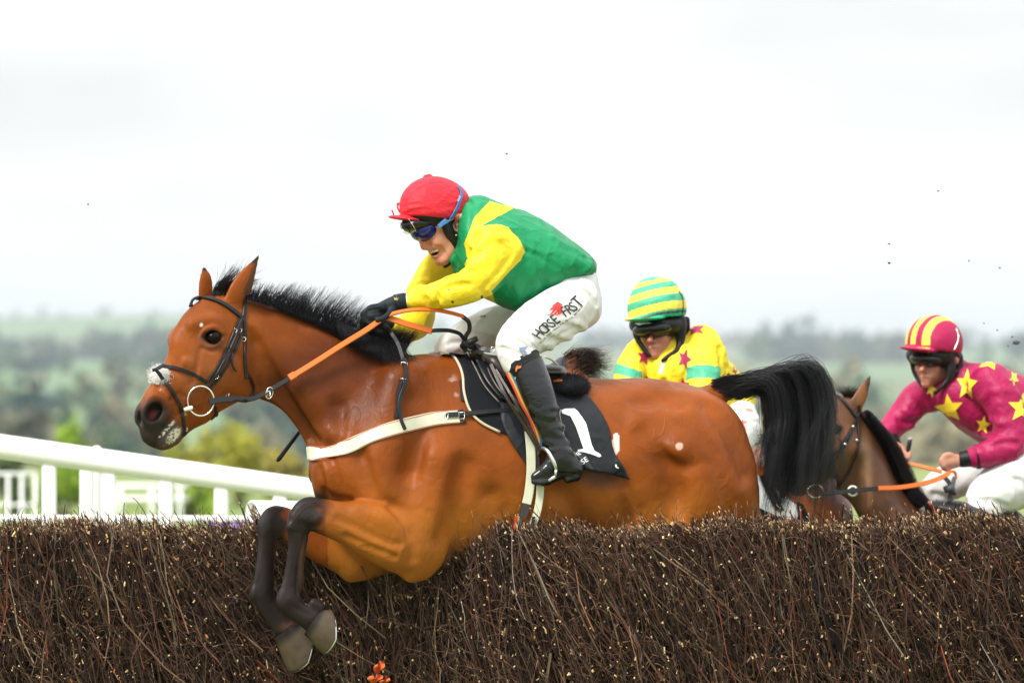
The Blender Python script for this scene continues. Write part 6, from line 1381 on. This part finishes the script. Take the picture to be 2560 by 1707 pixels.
def fl3(i, g):
    p = X3b(1935+g.normal(0, 14), 1150-g.normal(0, 3), -.07+g.normal(0, .02)); e = Vector(g.normal(0, .012, 3)); return [p, p+e*.6, p+e]
hair('noseband_fluff', 500, fl3, .0018, b3, _mats['sheepskin_white'], seg=4, colr=((.85, .84, .82), (.7, .68, .66)), seed=45, taper=.5)
tube_mesh('bit_ring', ringpts(X3b(2034, 1226, -.11), 22*S, 18*S, 0, .3), .0030, steel, b3, closed=True)
ivory = mat('ivory_ring', (.78, .77, .66), rough=.35)
tube_mesh('martingale_ring', ringpts(X3b(2126, 1225, -.13), 13*S, 13*S, 0, .2), .0038, ivory, b3, closed=True)
rn3 = empty('reins', X3b(2250, 1210, -.15), label='orange reins of the dark brown horse, held in the bare hands of the maroon rider', cat='reins')
def fs3(name, pts, w_, m, tilt=.2): return free_strap(name, pts, w_, m, rn3, frame=F3, thick=.006, tilt=tilt)
fs3('rein_end', [(2040, 1232, -.12), (2080, 1230, -.13), (2126, 1224, -.14), (2195, 1218, -.16)], 12, leather)
fs3('rubber_grip', [(2188, 1218, -.165), (2240, 1216, -.17), (2300, 1206, -.18), (2340, 1192, -.19), (2362, 1180, -.19)], 13, orange)
fs3('rubber_grip', [(2250, 1158, -.05), (2285, 1162, -.10), (2318, 1170, -.15), (2345, 1178, -.18)], 12, orange, tilt=.6)
fs3('rubber_grip', [(2362, 1178, -.15), (2378, 1178, -.14), (2382, 1192, -.14), (2372, 1200, -.14)], 8, orange)
greyl = mat('grey_leather', (.06, .065, .07), rough=.5)
for q in ([(2378, 1190, -.16), (2372, 1215, -.16), (2368, 1240, -.15), (2372, 1290, -.15)], [(2352, 1190, -.17), (2366, 1212, -.18), (2364, 1250, -.17), (2356, 1300, -.17)]): fs3('rein_tail', q, 12, greyl)
tube_mesh('knot', [X3b(2352, 1222, -.17), X3b(2366, 1216, -.19), X3b(2376, 1228, -.17)], [.014, .018, .014], greyl, rn3)
s3 = empty('saddle', X3b(2420, 1290, -.1), label='black saddle and grey strap under the maroon rider, just above the fence', cat='saddle')
f = Field(2290, 2560, 1225, 1380, -.3, .2, .008); f.chain([(2320, 1262, -.1, 14), (2370, 1272, -.14, 26), (2440, 1290, -.16, 30), (2520, 1300, -.16, 30)], k=.02, sy=2.6); fobj('seat', f, F3, leather, s3)
tube_mesh('red_edge', [X3b(x, y, -.26) for x, y in spl([(2308, 1250), (2320, 1268), (2328, 1300)], 4)], .005, redp, s3)
# rider 3
r3 = empty('person', Y3(2480, 1250), label='rider in maroon silks with yellow stars and a maroon and yellow striped cap', cat='person')
f = Field(2195, 2720, 785, 1340, -.30, .32, .005)
f.ell(2340, 850, .03, 52, 52, .075, k=.02); face(f, 2318, 906, .82, 8, -.01); f.ell(2388, 898, -.02, 9, 14, .02, k=.006)
f.chain([(2365, 940, .04, 32), (2400, 960, .05, 44)], k=.03); f.chain([(2420, 985, .04, 60), (2480, 1020, .05, 82), (2560, 1060, .06, 86), (2640, 1110, .06, 80)], k=.03, sy=1.1)
f.chain([(2485, 975, -.12, 44), (2508, 1050, -.15, 36), (2512, 1112, -.17, 32), (2440, 1138, -.19, 20), (2400, 1146, -.19, 16), (2382, 1150, -.19, 16)], k=.02)
f.chain([(2310, 985, .12, 32), (2262, 1040, .10, 28), (2222, 1078, .05, 22), (2232, 1104, .02, 14), (2243, 1122, .0, 15)], k=.02)
f.chain([(2620, 1150, -.08, 70), (2520, 1205, -.14, 60), (2448, 1255, -.19, 40), (2440, 1330, -.22, 34)], k=.03); f.chain([(2600, 1150, .12, 60), (2450, 1180, .16, 44), (2345, 1232, .18, 34), (2360, 1310, .2, 30)], k=.03)
# hands
f.ell(2362, 1152, -.19, 24, 20, .034, ang=-15, k=.012)
for j in range(4): f.chain([(2358+j*4, 1136+j*3.5, -.212+.004*j, 7.5), (2343+j*2, 1146+j*4.5, -.222, 7), (2343+j*2, 1158+j*3.5, -.216, 6.5), (2354+j*2, 1164+j*2.5, -.208, 6)], k=.004)
f.chain([(2376, 1140, -.205, 7), (2362, 1134, -.215, 7), (2348, 1136, -.222, 6)], k=.005)
f.ell(2250, 1130, -.0, 17, 19, .03, ang=30, k=.01)
for j in range(4): f.chain([(2244+j*5, 1122+j*2, -.03, 6.5), (2248+j*6, 1140+j*1, -.042, 6), (2262+j*3, 1148-j*2, -.04, 5.5), (2268+j*2, 1138-j*3, -.03, 5)], k=.004)
fobj('body', f, FR3, skin, r3, bc2(2318, 906))
f = Field(2240, 2420, 778, 902, -.15, .17, .0038)
f.ell(2336, 858, .01, 72, 71, .115, k=.01); f.ell(2352, 950, .0, 300, 72, .5, ang=7, k=.006, sub=True); f.ell(2296, 874, -.05, 50, 7, .075, ang=7, k=.006)
def cap3(px, py, d, V):
    l = .70*(px-2336)*S-.72*(d-.01); a = np.abs(l+.004); c = fill(len(V), MAR); c[(a < .014) | ((a > .040) & (a < .068))] = LYEL; c[(py > 866+(px-2260)*.1) & ~((px > 2315) & (px < 2341) & (py > 860))] = MAR; c[(np.abs(py-863-(px-2260)*.07) < 3)] = MAR; return c*(1+.0*l[:, None])
_, C3, _ = fobj('cap', f, FR3, silk2, r3, cap3)
f = Field(2250, 2425, 850, 990, -.14, .17, .0038)
f.ell(2336, 888, .02, 70, 36, .108, k=.01); f.ell(2314, 940, -.11, 48, 46, .15, k=.008, sub=True); f.ell(2388, 898, -.09, 12, 18, .06, k=.006, sub=True)
f.chain([(2372, 890, -.04, 13), (2374, 925, -.045, 13), (2366, 950, -.05, 8), (2350, 968, -.055, 6), (2336, 982, -.05, 5)], k=.01); f.chain([(2398, 895, .0, 10), (2396, 925, -.01, 10), (2376, 940, -.03, 10)], k=.01); f.chain([(2278, 890, .0, 6), (2284, 930, -.01, 5), (2302, 964, -.03, 4)], k=.008)
fobj('helmet_harness', f, FR3, blk, r3)
tube_mesh('cap_strap', [cast(C3, x, y, 2.8)[0]+Vector((0, -.002, 0)) for x, y in spl([(2390, 820), (2396, 840), (2392, 860), (2384, 876)], 4)], .0035, fr, r3, sides=6)
f = Field(2260, 2385, 870, 935, -.15, .1, .0034); f.ell(2318, 898, -.025, 46, 22, .076, ang=4, k=.004); f.ell(2306, 922, -.08, 8, 13, .05, k=.008, sub=True); fobj('goggles', f, FR3, dl, r3)
f = Field(2195, 2700, 880, 1200, -.28, .26, .005)
f.chain([(2392, 925, .04, 34), (2410, 950, .04, 56)], k=.03); f.chain([(2385, 985, .02, 52), (2430, 995, .04, 78), (2490, 1015, .05, 98), (2570, 1060, .06, 98), (2640, 1100, .06, 86)], k=.03, sy=1.05)
f.chain([(2470, 960, -.10, 54), (2497, 1000, -.13, 50), (2512, 1050, -.15, 46), (2515, 1108, -.17, 42), (2465, 1130, -.19, 34), (2428, 1140, -.19, 27)], k=.022)
f.chain([(2330, 985, .09, 44), (2298, 1000, .12, 42), (2262, 1040, .10, 37), (2232, 1070, .07, 32), (2224, 1085, .05, 28)], k=.022)
for q, r_ in (([(2450, 1080), (2480, 1100), (2520, 1090)], 8), ([(2470, 1050), (2500, 1058), (2540, 1040)], 8), ([(2455, 990), (2490, 975), (2530, 985)], 8), ([(2240, 1060), (2262, 1070), (2280, 1065)], 6), ([(2260, 1020), (2285, 1040), (2300, 1040)], 6), ([(2405, 930), (2420, 960), (2410, 1000)], 8), ([(2430, 1120), (2445, 1135), (2440, 1155)], 5), ([(2330, 1010), (2350, 1040), (2390, 1070)], 8)): f.fold(q, r_, hgt=.25, k=.016)
for q in ([(2460, 985), (2462, 1030), (2470, 1075)], [(2468, 1112), (2490, 1104), (2530, 1108)], [(2250, 1050), (2270, 1058), (2290, 1050)]): f.fold(q, 5, hgt=.3, k=.014, sub=True)
_, J3, _ = fobj('jacket', f, FR3, silk, r3, lambda px, py, d, V: fill(len(V), (.34, .006, .072)), wr=.002, wsc=34)
ys = mat('yellow_star', (.88, .66, .03), rough=.5)
for a in ((2474, 905, 34, 14, 1., .62), (2417, 962, 38, 4, .72, 1.1), (2373, 1022, 38, -8, 1., 1.0), (2328, 972, 24, 20, .6), (2556, 1020, 38, 4), (2458, 1062, 24, 10, .8), (2345, 1052, 20, 40), (2410, 1100, 20, 30), (2535, 945, 20, 40, .6)): decal('silk_star', J3, [star(*a)], ys, r3, lift=.002, step=6, fb=2.8)
for k_ in (-3, 0, 3): armring('wrist_elastic', (2432+k_, 1140, -.19), (1, .1, .15), 28*S, .004, blk, r3, FR3)
f = Field(2385, 2440, 1110, 1180, -.27, -.12, .004); f.chain([(2420, 1142, -.19, 22), (2396, 1146, -.19, 20)], k=.01); fobj('cuff', f, FR3, blk, r3)
f = Field(2210, 2265, 1075, 1125, -.05, .12, .004); f.chain([(2224, 1092, .04, 22), (2236, 1108, .02, 18)], k=.01); fobj('cuff', f, FR3, blk, r3)
f = Field(2295, 2720, 1060, 1360, -.32, .32, .0065)
f.chain([(2640, 1120, .02, 90), (2600, 1130, .02, 84)], k=.03, sy=1.2); f.chain([(2620, 1150, -.08, 78), (2520, 1205, -.14, 70), (2450, 1252, -.19, 50), (2440, 1335, -.22, 42)], k=.03); f.chain([(2600, 1150, .12, 66), (2450, 1182, .16, 52), (2348, 1230, .18, 42), (2360, 1320, .2, 36)], k=.03)
for q in ([(2420, 1262), (2450, 1268), (2480, 1285)], [(2425, 1240), (2460, 1235), (2500, 1250)], [(2340, 1225), (2370, 1230), (2400, 1240)], [(2500, 1180), (2540, 1190), (2570, 1230)]): f.fold(q, 8, hgt=.22, k=.014); f.fold([(x+2, y+12) for x, y in q], 5, hgt=.3, k=.014, sub=True)
fobj('breeches', f, FR3, white, r3, lambda px, py, d, V: fill(len(V), (.70, .70, .69)), wr=.0014)
wh3 = empty('whip', Y3(2268, 1130, -.03), label='black whip handle with a grey cap, upright in the maroon rider\'s left-hand fist', cat='whip')
tube_mesh('handle', [Y3(2274, 1096, -.03), Y3(2272, 1108, -.03), Y3(2262, 1156, -.03), Y3(2240, 1290, .0)], [.008, .0095, .008, .004], leather, wh3)
ball('whip_cap', Y3(2274, 1097, -.03), .011, mat('grey_rubber', (.32, .34, .36), rough=.6), wh3, (1, 1, .6))
# ---- clods of turf kicked up
mudm = mat('mud', (.05, .04, .03), rough=.95)
for i, (x, y, r_, D) in enumerate([(1266, 385, .003, .1), (2222, 610, .0035, 1), (2222, 657, .0045, 1), (2345, 478, .0035, 2), (2530, 842, .004, 2.2), (2541, 856, .009, 2.2), (2520, 865, .003, 2.2), (2493, 825, .0045, 2.2), (2422, 652, .003, 2), (2460, 808, .003, 2), (220, 511, .003, .3), (2500, 670, .004, 2.2)]):
    bm = bmesh.new(); bmesh.ops.create_icosphere(bm, subdivisions=1, radius=r_); g = random.Random(i)
    for v in bm.verts: v.co *= g.uniform(.5, 1.4); v.co.x *= 1.4
    c_ = at(x, y, D); V = [tuple(v.co) for v in bm.verts]; F = [[v.index for v in q.verts] for q in bm.faces]; bm.free()
    o = mesh_obj('mud_clod', V, F, mudm, smooth=False); o.location = c_; tag(o, 'tiny dark clod of mud flying against the sky', 'mud', 'mud clods in the air')
hz = bpy.data.materials.new('haze_air'); hz.use_nodes = True; nt = hz.node_tree; nt.nodes.clear()
o_ = nt.nodes.new('ShaderNodeOutputMaterial'); pv = nt.nodes.new('ShaderNodeVolumePrincipled'); pv.inputs['Color'].default_value = (.82, .91, .96, 1); pv.inputs['Density'].default_value = .00014; pv.inputs['Anisotropy'].default_value = .1
nt.links.new(pv.outputs[0], o_.inputs['Volume'])
x, y0, y1, z0, z1 = 6400, -80, 9700, -16, 95
V = [(a, b, c) for a in (-x, x) for b in (y0, y1) for c in (z0, z1)]; F = [(0, 1, 3, 2), (4, 6, 7, 5), (0, 4, 5, 1), (2, 3, 7, 6), (0, 2, 6, 4), (1, 5, 7, 3)]
tag(mesh_obj('haze', V, F, hz, smooth=False), kind='stuff')
